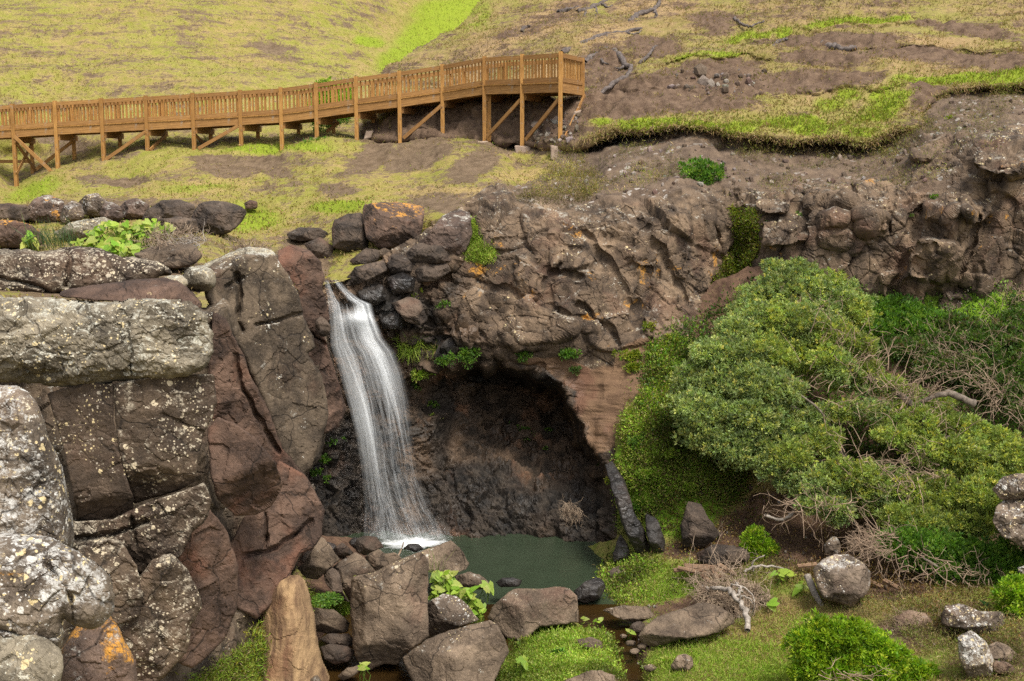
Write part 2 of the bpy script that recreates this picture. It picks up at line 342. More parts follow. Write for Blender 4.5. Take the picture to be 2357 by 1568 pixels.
def cliffmat():
    """headwall: R wet and dark, G tan sandstone, B loose earth and rubble"""
    m, nt = newmat('cliff_face'); p = pos(nt); (r, g, b), al, _ = attr(nt)
    col, h = rockcol(nt, p, (.052, .036, .025), (.212, .146, .092), lich=.40, spots=.5, orange=.3, redam=.35, streak=.75, lcol=(.4, .37, .31))
    n = noi(nt, p, 3, 8, .7)
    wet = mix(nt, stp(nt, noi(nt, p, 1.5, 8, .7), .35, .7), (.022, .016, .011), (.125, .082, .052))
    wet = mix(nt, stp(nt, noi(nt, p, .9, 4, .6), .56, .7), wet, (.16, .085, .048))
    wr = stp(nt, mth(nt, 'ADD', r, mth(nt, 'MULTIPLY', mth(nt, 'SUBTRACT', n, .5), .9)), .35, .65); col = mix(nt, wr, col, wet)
    q = nd(nt, 'ShaderNodeMapping', {'Vector': warp(nt, p, .6, 1.1), 'Rotation': (.25, math.radians(22), 0), 'Scale': (1.6, 1.6, 3.2)}).outputs[0]
    lay = noi(nt, q, .8, 9, .7, .6)
    sand = mix(nt, stp(nt, lay, .15, .85), (.095, .054, .032), (.20, .122, .068))
    sand = mix(nt, stp(nt, noi(nt, p, .8, 3), .5, .65), sand, (.12, .062, .037))
    gr = stp(nt, mth(nt, 'ADD', g, mth(nt, 'MULTIPLY', mth(nt, 'SUBTRACT', n, .5), .5)), .4, .6); col = mix(nt, gr, col, sand)
    soil = mix(nt, stp(nt, noi(nt, p, 2.5, 9, .7), .3, .7), (.066, .044, .03), (.155, .108, .071))
    v = nd(nt, 'ShaderNodeTexVoronoi', {'Vector': warp(nt, p, 6, .1), 'Scale': 5.5}); sc = nd(nt, 'ShaderNodeSeparateColor', {0: v.outputs['Color']})
    st = mth(nt, 'MULTIPLY', stp(nt, mth(nt, 'SUBTRACT', mth(nt, 'MULTIPLY', mth(nt, 'POWER', sc.outputs[0], 1.5), .6), v.outputs['Distance']), 0, .08), stp(nt, noi(nt, p, .9, 4), .47, .6))
    soil = mix(nt, mth(nt, 'MULTIPLY', st, .8), soil, mix(nt, sc.outputs[1], (.2, .17, .14), (.42, .38, .34)))
    br = stp(nt, mth(nt, 'ADD', b, mth(nt, 'MULTIPLY', mth(nt, 'SUBTRACT', n, .5), .9)), .38, .62); col = mix(nt, br, col, soil)
    h = mth(nt, 'ADD', h, mth(nt, 'MULTIPLY', mth(nt, 'MULTIPLY', lay, gr), .5)); h = mth(nt, 'ADD', h, mth(nt, 'MULTIPLY', mth(nt, 'MULTIPLY', st, br), .4))
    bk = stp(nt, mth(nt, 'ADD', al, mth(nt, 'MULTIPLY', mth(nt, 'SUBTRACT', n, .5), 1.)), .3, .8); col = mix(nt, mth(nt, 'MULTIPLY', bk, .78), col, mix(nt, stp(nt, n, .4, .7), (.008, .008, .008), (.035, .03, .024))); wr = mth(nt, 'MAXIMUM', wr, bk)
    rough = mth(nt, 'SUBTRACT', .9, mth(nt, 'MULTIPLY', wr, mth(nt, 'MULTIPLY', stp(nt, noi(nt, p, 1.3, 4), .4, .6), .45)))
    bsdf(nt, col, rough, h, .6, .05, .3); return m
m_cliff = cliffmat()

def hillmat(name, base, dry, lush, soil1, soil2, soilth=.62, band=1.):
    """R bare earth, G lush grass, B straw"""
    m, nt = newmat(name); p = pos(nt); (r, g, b), al, _ = attr(nt)
    pb = scl(nt, p, (.3, .3, 2.3*band)); n1 = noi(nt, pb, 1.1, 8, .68); n2 = noi(nt, p, 1.7, 8, .7); n3 = noi(nt, p, 9, 6, .7); nb = noi(nt, p, .25, 4, .6)
    gcol = mix(nt, stp(nt, n2, .35, .65), base, dry)
    gcol = mix(nt, mth(nt, 'MULTIPLY', stp(nt, nb, .42, .62), .28), gcol, lush)
    gcol = mix(nt, stp(nt, mth(nt, 'ADD', g, mth(nt, 'MULTIPLY', mth(nt, 'SUBTRACT', n2, .5), .8)), .35, .75), gcol, lush)
    gcol = mix(nt, stp(nt, mth(nt, 'ADD', b, mth(nt, 'MULTIPLY', mth(nt, 'SUBTRACT', n2, .5), .9)), .35, .75), gcol, dry)
    gcol = mix(nt, mth(nt, 'MULTIPLY', stp(nt, n3, .45, .75), .55), gcol, nd(nt, 'ShaderNodeVectorMath', {0: gcol, 1: (.45, .42, .4)}, operation='MULTIPLY').outputs[0])
    soil = mix(nt, stp(nt, noi(nt, p, 3.2, 9, .7), .3, .7), soil1, soil2)
    so = mth(nt, 'ADD', mth(nt, 'MULTIPLY', n1, .55), mth(nt, 'MULTIPLY', n2, .45))
    so = mth(nt, 'ADD', mth(nt, 'ADD', so, mth(nt, 'MULTIPLY', r, .27)), mth(nt, 'MULTIPLY', g, -.3)); so = mth(nt, 'ADD', so, mth(nt, 'MULTIPLY', mth(nt, 'SUBTRACT', n3, .5), .35))
    f = stp(nt, so, soilth-.05, soilth+.06); f = mth(nt, 'MULTIPLY', f, mth(nt, 'SUBTRACT', 1., mth(nt, 'MULTIPLY', stp(nt, n3, .55, .7), .3)))
    col = mix(nt, f, gcol, soil)
    h = mth(nt, 'ADD', mth(nt, 'MULTIPLY', n3, .7), n2)
    bsdf(nt, col, .95, h, .6, .12, .1); return m
SO1, SO2 = (.072, .046, .031), (.16, .108, .073)
m_hill = hillmat('grass_hill', (.215, .195, .045), (.31, .225, .095), (.20, .25, .024), (.095, .065, .04), (.18, .128, .083), .525)
m_spur = hillmat('eroded_hill', (.2, .16, .055), (.29, .2, .10), (.2, .25, .025), SO1, SO2, .52)
m_floor = hillmat('gully_ground', (.15, .18, .035), (.26, .2, .075), (.14, .24, .02), (.05, .03, .022), (.14, .085, .055), .56)

def leafmat(name, trans=.42, rough=.5, spec=.3):
    m, nt = newmat(name); _, _, c = attr(nt, 'col')
    b = nd(nt, 'ShaderNodeBsdfPrincipled', {'Base Color': c, 'Roughness': rough, 'Specular IOR Level': spec})
    t = nd(nt, 'ShaderNodeBsdfTranslucent', {'Color': nd(nt, 'ShaderNodeVectorMath', {0: c, 1: (1.25, 1.25, .5)}, operation='MULTIPLY').outputs[0]})
    mx = nd(nt, 'ShaderNodeMixShader', {0: trans, 1: b.outputs[0], 2: t.outputs[0]}); nd(nt, 'ShaderNodeOutputMaterial', {0: mx.outputs[0]}); return m
m_leaf = leafmat('leaf'); m_grass = leafmat('grass_blade', .3, .7, .12)
def twigmat(name, c1, c2):
    m, nt = newmat(name); p = pos(nt); n = noi(nt, scl(nt, p, (1, 1, 1)), 9, 6, .7)
    bsdf(nt, mix(nt, stp(nt, n, .3, .7), c1, c2), .85, noi(nt, p, 40, 5, .7), .6, .02); return m
m_twig = twigmat('bare_twig', (.15, .10, .065), (.36, .26, .18)); m_bark = twigmat('bark', (.07, .055, .042), (.2, .16, .125))
m_drift = twigmat('bleached_wood', (.15, .125, .10), (.38, .33, .28)); m_root = twigmat('root_bark', (.045, .035, .03), (.16, .13, .115))
m_straw = twigmat('dry_stalk', (.17, .115, .08), (.38, .29, .2)); m_plank = twigmat('weathered_plank', (.2, .1, .045), (.36, .2, .1))
def woodmat(name, c1, c2, ax):
    m, nt = newmat(name); p = nd(nt, 'ShaderNodeTexCoord').outputs['Object']
    q = scl(nt, p, tuple(2. if i == ax else 26. for i in range(3)))
    n = noi(nt, q, 1., 7, .65, .4); big = noi(nt, p, 1.3, 4, .6)
    col = mix(nt, stp(nt, n, .3, .72), c1, c2); col = mix(nt, mth(nt, 'MULTIPLY', stp(nt, big, .5, .72), .5), col, tuple(x*.55 for x in c1))
    g = stp(nt, noi(nt, p, 3.1, 6, .7), .58, .70); col = mix(nt, mth(nt, 'MULTIPLY', g, .6), col, (.32, .28, .23))
    k = stp(nt, nd(nt, 'ShaderNodeTexVoronoi', {'Vector': scl(nt, p, tuple(1.2 if i == ax else 5. for i in range(3))), 'Scale': 1.}).outputs['Distance'], .06, .1)
    col = mix(nt, mth(nt, 'MULTIPLY', mth(nt, 'SUBTRACT', 1., k), .7), col, (.1, .045, .015))
    rnd = nd(nt, 'ShaderNodeObjectInfo').outputs['Random']; col = mix(nt, mth(nt, 'MULTIPLY', rnd, .6), col, nd(nt, 'ShaderNodeVectorMath', {0: col, 1: (.55, .52, .55)}, operation='MULTIPLY').outputs[0])
    bsdf(nt, col, .75, n, .25, .01, .2); return m
W1, W2 = (.25, .125, .04), (.44, .24, .085)
m_woodx = woodmat('timber_length', W1, W2, 0); m_woodz = woodmat('timber_post', (.27, .13, .034), (.47, .255, .078), 2)
m_bal = woodmat('timber_baluster', (.27, .1, .02), (.47, .2, .045), 2)
def simplemat(name, c1, c2, sc=4, rough=.9):
    m, nt = newmat(name); p = pos(nt); n = noi(nt, p, sc, 8, .7)
    bsdf(nt, mix(nt, stp(nt, n, .3, .7), c1, c2), rough, noi(nt, p, 25, 6, .7), .5, .02); return m
m_conc = simplemat('concrete', (.23, .165, .12), (.36, .275, .21), 3)
def watermat(name, c1, c2, rough=.06):
    m, nt = newmat(name); p = pos(nt)
    n = noi(nt, p, 1.2, 4, .5); h = mth(nt, 'ADD', noi(nt, scl(nt, p, (3, 6, 3)), 1., 4, .55), mth(nt, 'MULTIPLY', noi(nt, p, 14, 3), .3))
    bsdf(nt, mix(nt, n, c1, c2), rough, h, .35, .05, .34); return m
m_pool = watermat('pool_green', (.023, .033, .019), (.038, .052, .031), .12); m_brook = watermat('brook_brown', (.012, .007, .003), (.045, .024, .006))
def fallmat():
    """falling water: white streaks with clear gaps, running along the V of the veil's own UV map"""
    m, nt = newmat('falling_water'); uvn = nd(nt, 'ShaderNodeTexCoord').outputs['UV']
    (r, g, b), al, _ = attr(nt, 'den')
    s1 = noi(nt, scl(nt, uvn, (32, .7, 1)), 1., 4, .6, .15); s2 = noi(nt, scl(nt, uvn, (95, 2.2, 1)), 1., 3, .6, .1); s3 = noi(nt, scl(nt, uvn, (9, .6, 1)), 1., 2, .5, .2)
    s4 = noi(nt, scl(nt, uvn, (120, 16, 1)), 1., 3, .7)
    s = mth(nt, 'ADD', mth(nt, 'MULTIPLY', s1, .44), mth(nt, 'MULTIPLY', s2, .24)); s = mth(nt, 'ADD', s, mth(nt, 'MULTIPLY', s3, .32))
    s = mth(nt, 'ADD', s, mth(nt, 'MULTIPLY', mth(nt, 'SUBTRACT', s4, .5), b))
    a = mth(nt, 'ADD', s, mth(nt, 'SUBTRACT', r, .5)); a = stp(nt, a, .40, .74); a = mth(nt, 'MULTIPLY', a, g)
    d = nd(nt, 'ShaderNodeBsdfPrincipled', {'Base Color': (.8, .82, .83), 'Roughness': .45, 'Specular IOR Level': .4})
    t = nd(nt, 'ShaderNodeBsdfTranslucent', {'Color': (.8, .82, .83)}); wt = nd(nt, 'ShaderNodeMixShader', {0: .35, 1: d.outputs[0], 2: t.outputs[0]})
    tr = nd(nt, 'ShaderNodeBsdfTransparent'); mx = nd(nt, 'ShaderNodeMixShader', {0: a, 1: tr.outputs[0], 2: wt.outputs[0]})
    nd(nt, 'ShaderNodeOutputMaterial', {0: mx.outputs[0]}); return m
m_fall = fallmat()
def foammat():
    m, nt = newmat('foam'); p = pos(nt); (r, g, b), al, _ = attr(nt, 'den')
    n = noi(nt, scl(nt, p, (2.2, 6, 2)), 1., 9, .72); a = stp(nt, mth(nt, 'ADD', mth(nt, 'MULTIPLY', n, .9), mth(nt, 'SUBTRACT', r, .72)), .12, .62)
    d = nd(nt, 'ShaderNodeBsdfPrincipled', {'Base Color': (.78, .8, .8), 'Roughness': .6}); tr = nd(nt, 'ShaderNodeBsdfTransparent')
    mx = nd(nt, 'ShaderNodeMixShader', {0: a, 1: tr.outputs[0], 2: d.outputs[0]}); nd(nt, 'ShaderNodeOutputMaterial', {0: mx.outputs[0]}); return m
m_foam = foammat()
# ------------------------------------------------------------ terrain: hillsides, headwall, gully floor, left cliff
def Z(u, v, z): return (u, v, float(Yz(v, z)))
hill_c = [(-400,-150,80),(400,-150,84),(1000,-150,95),(1400,-150,100),(-400,0,66),(0,0,68),(400,0,70),(800,0,78),(1100,0,90),(1400,0,95),
 (-400,150,58),(0,150,59),(400,150,60),(800,150,66),(1000,150,76),(1400,100,82),(-400,300,53.2),(0,300,53.7),(400,285,53),(700,262,54),(900,240,58),(1200,220,64),(1400,220,64),
 (-200,440,51),(35,437,50),(130,406,49.7),(237,373,49.3),(338,349,49),(445,343,48.6),(553,342,48),(648,347,47.4),(728,326,47.2),(820,338,46.6),(920,332,46.2),(1018,316,46),(1115,325,44.7),
 (100,460,43.5),(300,430,44.5),(500,420,43.5),(700,420,42),(900,400,42),(1000,420,39),(1150,400,38.6),(1250,368,41.8),(1203,333,43.1),(1203,368,42.7),(1290,372,41.2),(1290,332,41.6),(1380,380,37.6),
 (0,480,40),(300,480,39),(560,500,39),(650,500,38),(850,470,36),(1000,470,34.9),(1150,478,33.7),(1300,470,33.9),(600,560,35),(700,560,34.5),(745,640,31.6),(860,560,33.5),(960,560,33.2),
 (-200,560,30),(0,560,30),(300,560,30.5),(480,570,29.5),(-200,690,19),(0,690,19.5),(300,690,20.5),(480,640,24.5),(600,610,28)]
hill_f = tps(hill_c)
soil_h = [(285,412,55,14,-5,.8),(520,385,75,18,5,.8),(600,370,50,16,0,.9),(150,330,60,25,20,.5),(215,415,40,10,-10,.6),(640,395,40,10,0,.6),(850,365,60,22,-20,.9),(960,360,80,24,-15,1),(1090,375,60,26,-20,1),(780,430,50,10,0,.6),(960,290,140,40,-10,1.1),(1230,300,140,50,0,1.2),
 (1060,470,140,22,5,.8),(1200,440,80,20,0,.7),(500,365,60,10,0,.7),(330,345,40,8,0,.5),(120,470,120,10,0,.7),(350,470,120,12,0,.7),(700,600,60,60,0,1.2),(640,110,60,12,10,.4),(280,640,400,60,0,.5)]
lush_h = [(850,95,45,16,15,.8),(1000,75,130,60,-25,.8),(930,130,90,36,-20,.75),(1040,20,130,40,-10,.75),(900,150,80,20,-10,.5),(560,500,110,40,0,.75),(640,345,160,12,0,.8),(450,430,120,14,-5,.6),(80,440,90,20,-15,.7),(780,475,90,20,0,.8),(330,380,120,14,-15,.4),(1060,60,70,60,0,.7)]
dry_h = [(700,130,300,60,10,.35),(1050,440,150,20,0,.8),(1200,400,100,22,0,.6),(300,455,240,10,0,.5)]
def terr(V, amp=1.):
    q = V*np.array([.10, .10, .9]); return amp*(.22*fbm(q, 3, 3)+.10*fbm(V*.9, 4, 9)+.05*fbm(V*3.1, 3, 4))
def hill_d(u, v, V, N):
    near = sst(V[:, 1], 28, 50)*.75+.25; so = blobs(u, v, soil_h)
    return terr(V, 1.)*near-.16*so*near*(1+fbm(V*1.3, 3, 41))
def hill_a(u, v, V, N):
    return np.stack([blobs(u, v, soil_h), blobs(u, v, lush_h), blobs(u, v, dry_h)], 1)
def hill_post(u, v, Y):                                           # the stream bed: lowered between its banks
    d, _, _ = pdist(u, v, np.array([(690, 505), (665, 545), (700, 590), (745, 640)], float), False)
    e_, _, _ = pdist(u, v, np.array([(960,575),(1000,540),(1110,490),(1215,462),(1285,415),(1335,338)], float), False)
    return Y+.5*np.exp(-(d/38)**2)+1.0*np.exp(-(e_/22)**2)
hill_poly = [(-500,-150),(1450,-150),(1450,325),(1335,338),(1285,415),(1215,462),(1110,490),(1000,540),(900,600),(790,650),(740,655),(690,665),(610,622),(500,640),(430,690),(-500,720)]
hill = sheet('hillside', hill_poly, 4.2, hill_f, post=hill_post, disp=hill_d, mat=m_hill, attr=hill_a)

spur_c = [(870,170,52.5),(1000,92,56),(1130,0,60),(1260,-120,66),(860,260,49),(900,250,48.6),(1000,235,48.2),(1000,300,46.2),(1115,250,46),(1115,305,45),(1250,240,44.3),(1250,300,43.1),(1340,250,43),(1340,322,40.6),
 (1200,100,52),(1400,100,49),(1400,200,44.5),(1400,0,56),(1400,-120,63),(1700,0,52),(1700,100,47),(1700,200,41.5),(1700,285,38.4),(1450,292,39.5),(1560,290,38.9),(1850,310,37.6),(1950,315,37.3),
 (2000,0,50),(2000,100,45),(2000,200,39.9),(2000,300,37.2),(2357,0,49),(2357,100,43),(2357,190,37.7),(2800,0,47),(2800,180,36),(2100,250,37.9),(1700,-120,58),(2357,-120,55),(2800,-120,53)]
spur_f = tps(spur_c)
ledges = [([(1520,150),(1600,130),(1750,126),(1780,135)],42,1.1),([(1690,98),(1800,75),(1900,60),(2050,50),(2180,52)],30,.6),([(1980,112),(2100,100),(2230,112),(2357,120)],36,.8),([(1820,215),(1960,205),(2100,190)],34,.6),([(1380,205),(1520,200),(1640,215)],36,.5),([(1780,152),(1850,146),(1960,160)],18,.5),([(1350,130),(1420,118),(1480,128)],26,.5)]
def spur_post(u, v, Y):
    for L, h, dp in ledges:
        L = np.array(L, float); y = np.interp(u, L[:, 0], L[:, 1]); e = sst(u, L[0, 0]-30, L[0, 0]+30)*(1-sst(u, L[-1, 0]-40, L[-1, 0]+40))
        dv = v-y+7*vnoise(np.stack([u/33., v*0+3., v*0], 1), 8); Y = Y+.42*dp*e*np.where(dv > 0, np.clip(1-dv/h, 0, 1), 0)*sst(dv, 0, 3)
    b = blobs(u, v, [(1115,290,300,38,-6,1)])                    # cut bank under the deck
    return Y+.3*b
soil_s = [(1640,165,110,25,-5,1),(1560,200,120,22,0,1),(1900,95,150,18,0,1),(2150,125,160,20,5,1),(1800,190,250,22,-4,.9),(1420,240,90,45,0,1.2),(1600,235,160,20,0,.9),(1900,135,100,18,0,1),(2200,60,150,14,10,.8),(1130,290,260,55,-6,1.5),(1240,60,120,20,-25,.35),(1400,170,60,60,40,.7),(2300,140,90,16,0,.9),(1500,110,60,22,0,.7),(1640,50,50,20,0,.6),(2130,215,60,30,0,.8)]
lush_s = [(1850,60,160,11,-9,1.1),(2040,42,110,10,0,.9),(1640,128,100,9,-4,1.2),(1900,290,210,24,4,1.2),(2040,230,90,40,-40,1),(2220,178,160,11,-3,1.2),(1520,285,160,13,-2,1.3),(1700,290,120,16,5,1.1),(2350,185,120,14,0,1),(1930,250,70,30,20,.6),(1950,215,40,14,0,.6),(1700,80,50,12,-20,.7),(2280,90,60,10,0,.4),(1100,40,60,25,-35,.5)]
dry_s = [(1100,150,120,40,-30,1),(1250,60,130,40,-25,1),(1300,160,120,30,-20,.9),(1500,20,140,30,0,.8),(2150,90,200,14,0,.7),(1400,90,100,40,-20,.7),(1800,25,160,20,0,.5)]
def spur_d(u, v, V, N): return terr(V, .8)+.13*fbm(V*1.7, 4, 77)*(.4+blobs(u, v, soil_s))
def spur_a(u, v, V, N): return np.stack([blobs(u, v, soil_s), blobs(u, v, lush_s)*np.clip(.95+.7*fbm(V*.9, 4, 55), .2, 1.2), blobs(u, v, dry_s)], 1)
spur_poly = chaikin([(855,190),(885,163),(940,128),(1000,90),(1060,48),(1130,-4),(1260,-130),(2850,-130),(2850,190),(2357,200),(2230,205),(2175,215),(2135,245),(2120,285),(2105,303),(2060,300),(2030,318),(1985,338),(1930,322),(1890,322),(1830,330),(1760,318),(1700,312),(1640,298),(1560,290),(1490,304),(1425,300),(1380,318),(1340,345),(1270,342),(1130,330),(1000,325),(880,330),(820,300)], 1)
spur = sheet('hillside', spur_poly, 3.6, spur_f, post=spur_post, disp=spur_d, mat=m_spur, attr=spur_a, rim=(16, .55))

cl_c = [(1330,335,42),(1450,320,40.4),(1560,310,39.6),(1700,325,39),(1850,345,38.3),(2000,340,38),(2120,250,38.3),(2250,215,38.8),(2357,212,38.6),(2800,215,37.8),(1340,390,38.6),(1450,365,38),(1700,375,37),(1900,385,36.3),
 (1100,482,33.4),(1250,470,33.5),(1400,460,33.5),(1550,450,33.6),(1700,455,33.8),(1850,450,34),(2000,425,34),(2150,380,34),(2300,320,33.9),(2800,300,33),(1300,425,35.8),(1500,410,35.4),(1700,415,35.3),(1900,410,35),(2120,300,36),
 (1080,560,32.5),(1200,560,32.4),(1400,560,32.5),(1600,560,32.9),(1690,560,33.5),(1750,560,32.9),(1900,560,32.9),(2050,560,32.6),(2200,560,32.2),(2300,520,32.6),(2357,500,32.4),(2357,650,32.4),(2800,600,31.5),
 (1100,700,31.9),(1250,700,31.5),(1400,700,31.7),(1550,700,32),(1680,700,32.9),(2000,690,32.7),(2200,680,32.4),(960,760,31.9),(1100,790,31.5),(1250,815,31.3),(1400,800,31.2),(1500,780,31.4),
 (620,640,31.8),(760,657,31.5),(830,650,31.6),(760,800,31.7),(860,720,31.8),(900,850,32.2),(950,690,31.9),(830,1000,32.2),(760,1000,31.2),(760,1150,30.9),(850,1150,31.2),(850,1240,30.4),(740,1240,30.2),(620,1100,30.5),
 (1000,840,32),(1000,900,32.3),(1020,980,32.2),(1050,1100,31.6),(1050,1240,30.1),(1200,1240,30.1),(1310,1250,29.8),(1390,1260,29.5),(1330,890,31.1),(1400,880,30.9),(1480,830,31),(1420,960,30.3),(1400,1010,30.1),(1500,920,30.2),(1420,1100,29.6),(1450,1250,28.8),(1560,1150,29.2),(1620,900,30.9),(1620,780,31.8),(1700,1300,28),(1050,1330,29),(740,1330,29)]
cl_f = tps(cl_c)
cave_f = tps([(900,880,32.6),(940,980,32.2),(960,1100,31.7),(960,1240,30.3),(1000,870,33.4),(1100,850,34.6),(1200,860,35),(1290,890,34.6),(1350,960,34),(1400,1050,32.6),(1420,1150,30.6),(1100,950,34),(1220,980,34.6),(1310,1050,33.2),(1080,1060,32.3),(1180,1090,32.1),(1290,1130,31.3),(1100,1180,30.9),(1200,1240,30.2),(1320,1250,29.9),(1050,1250,30.2),(1400,1260,29.6),(1200,780,34.6),(1450,900,33)])
arch = chaikin([(930,905),(955,868),(1000,848),(1060,838),(1130,836),(1200,842),(1255,862),(1290,885),(1318,925),(1335,975),(1352,1015),(1382,1050),(1402,1095),(1412,1160),(1405,1225),(1385,1262),(1385,1330),(900,1330),(905,1100),(912,980)], 2)
bumps = [(1786,462,46,34,0,.42),(1919,460,38,21,0,.34),(1912,509,36,20,0,.32),(1925,430,20,10,0,.2),(2150,486,27,17,0,.3),(2206,515,34,44,20,.4),(2297,363,66,40,10,.7),(2005,510,44,26,0,.3),(2250,475,36,42,-30,.35),(1800,535,60,34,0,.32),(1920,550,34,20,0,.26),(2150,600,70,55,10,.55),(2080,660,60,40,0,.35),(2120,355,26,18,0,.4),(1690,455,30,26,0,.25),(1620,450,26,20,0,.25),
 (1150,520,70,60,0,.4),(1290,640,120,70,30,.35),(1250,740,80,50,-10,.5),(1390,660,90,110,15,.3),(1430,760,80,46,-10,.35),(1540,740,60,50,0,.25),(1180,640,80,60,0,.35),(1500,560,40,60,20,.25),(1600,640,34,90,10,.2),(1560,560,26,90,0,.25),(1215,770,60,36,0,.5),(1050,700,60,40,20,.3),(960,770,50,24,0,.3),(1080,770,60,22,0,.3),(880,690,50,24,30,.2),(1330,520,70,50,0,.3),(1430,520,50,50,0,.2)]
cracks = [([(2125,470),(2098,560),(2065,655),(2045,700)],5,.9),([(2255,500),(2240,560),(2205,640)],4,.6),([(1690,470),(1700,560),(1690,640),(1710,690)],26,1.0),([(1640,520),(1660,600),(1640,690)],6,.5),([(1195,485),(1203,560),(1245,610),(1330,640)],4.5,.5),([(1340,530),(1400,600),(1450,690),(1475,745)],5,.5),([(1450,480),(1500,550),(1560,650),(1570,690)],5,.5),([(1290,600),(1262,650),(1270,760)],4.5,.4),([(1330,700),(1400,760),(1420,800)],5,.5),([(1850,420),(1860,500),(1850,600)],7,.6),([(1960,430),(1970,520),(1950,600)],6,.55),([(1950,480),(1880,485)],3.5,.4),([(2060,430),(2050,540)],4,.4),
 ([(1080,500),(1098,560),(1060,610),(1020,640),(960,660)],12,.6),([(2230,385),(2330,390)],4,.5),([(2140,690),(2200,660),(2260,690)],12,.9),([(1060,640),(1150,660),(1230,700)],4,.4),([(900,720),(1000,745),(1110,760)],5,.4),([(960,800),(1110,822),(1250,838)],5,.35)]
def cl_post(u, v, Y):
    d, _, _ = pdist(u, v, arch); ins = inpoly(u, v, arch); sd = np.where(ins, d, -d)
    sd = sd+10*vnoise(np.stack([u/28., v/28., u*0], 1), 61)
    t = sst(sd, -6, 34); Yc = np.maximum(cave_f(u, v), Y-.2); Y = Y*(1-t)+Yc*t
    for cu, cv, ru, rv, a, am in bumps:
        a = math.radians(a); du = u-cu+8*vnoise(np.stack([u/25., v/25., u*0+cu], 1), 62); dv = v-cv
        x = (du*math.cos(a)+dv*math.sin(a))/ru; y = (-du*math.sin(a)+dv*math.cos(a))/rv; r = (np.abs(x)**3.2+np.abs(y)**3.2)**(1/3.2)
        Y = Y-(.42 if cu < 1650 else .95)*am*(1-sst(r, .84, 1.02))*(1+.7*x*math.sin(cu*1.7)+.7*y*math.cos(cv*2.3))
    wu, wv = u+9*vnoise(np.stack([u/30., v/30., u*0], 1), 63), v+9*vnoise(np.stack([u/30., v/30., u*0+9], 1), 64)
    for L, wd, dp in cracks:
        d, _, _ = pdist(wu, wv, np.array(L, float), False); Y = Y+.5*dp*np.exp(-(d/(wd*1.25))**2)
    return Y
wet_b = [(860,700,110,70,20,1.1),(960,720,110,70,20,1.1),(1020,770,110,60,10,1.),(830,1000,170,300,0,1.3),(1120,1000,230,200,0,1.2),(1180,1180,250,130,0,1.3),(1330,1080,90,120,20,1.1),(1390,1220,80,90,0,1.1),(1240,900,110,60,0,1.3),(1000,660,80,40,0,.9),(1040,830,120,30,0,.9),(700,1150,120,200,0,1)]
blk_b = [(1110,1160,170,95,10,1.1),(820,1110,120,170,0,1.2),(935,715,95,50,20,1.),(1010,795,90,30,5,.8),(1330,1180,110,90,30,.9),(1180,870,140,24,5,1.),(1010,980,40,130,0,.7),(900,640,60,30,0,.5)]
tan_b = [(1425,930,105,85,25,1.3),(1330,868,90,30,25,1.2),(1480,850,70,70,-40,1.2),(1390,1000,40,50,10,1.),(1250,835,60,12,10,.8),(1310,560,1,1,0,0)]
ear_b = [(1500,385,260,60,0,1.2),(1700,390,260,50,0,1.1),(1900,375,200,40,0,1.2),(1300,425,120,50,0,1.),(2050,340,120,60,0,1.),(2200,270,130,60,0,1.1),(2330,250,120,40,0,1.),(1440,440,160,25,0,.8),(2150,420,100,30,0,.6),(1850,400,160,30,0,.7)]
def cl_d(u, v, V, N):
    wet = np.clip(blobs(u, v, wet_b), 0, 1); tan = np.clip(blobs(u, v, tan_b), 0, 1)**.5; ear = np.clip(blobs(u, v, ear_b), 0, 1)
    t = sst(u, 1630, 1720); ha = .42*facet(V, 2.7, 5, (1, 1, .8), .06, .2)+.36*blocks(V, 1.7, 44, (1, 1, .75), .06)+.10*facet(V, .75, 45, (1, 1, .9), .06, .5)
    hb = .30*facet(V, 1.6, 5, (1.2, 1, .55), .06, .35)+.30*blocks(V, 1.0, 44, (1.1, 1, .7), .06)+.14*facet(V, .5, 45, (1, 1, .8), .08, .4)
    h = ha*(1-t)+hb*t+.045*facet(V, .22, 47, (1, 1, 1), .1, .4)+.04*ridged(V*1.6, 46)
    h2 = .26*facet(V, .7, 31, crack=.3)+.14*facet(V, .28, 33, crack=.4)+.06*facet(V, .12, 34)+.14*fbm(V*1.2, 3, 71)+.16*ridged(V*1.4, 72)
    h3 = .05*fbm(V*np.array([.6, .6, 4]), 4, 19)+.16*fbm(V*.9, 3, 20)+.05*ridged(V*1.1, 21)
    h4 = .16*fbm(V*.9, 4, 91)+.10*np.clip(facet(V, .34, 93, crack=.2), -.2, 1)
    h = h*(1-wet)+h2*wet; h = h*(1-ear)+h4*ear; return h*(1-tan)+h3*tan
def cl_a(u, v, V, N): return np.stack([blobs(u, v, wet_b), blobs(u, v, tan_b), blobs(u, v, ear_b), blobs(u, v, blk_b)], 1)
cl_poly = [(620,655),(745,648),(800,645),(900,580),(1000,512),(1100,460),(1260,404),(1310,300),(1400,270),(1560,260),(1700,270),(1850,285),(1990,285),(2080,255),(2116,212),(2240,190),(2850,184),(2850,760),(2357,760),(1900,760),(1760,800),(1760,1345),(620,1345)]
cliff = sheet('cliff', cl_poly, 2.5, cl_f, post=cl_post, disp=cl_d, mat=m_cliff, attr=cl_a, smooth=False)

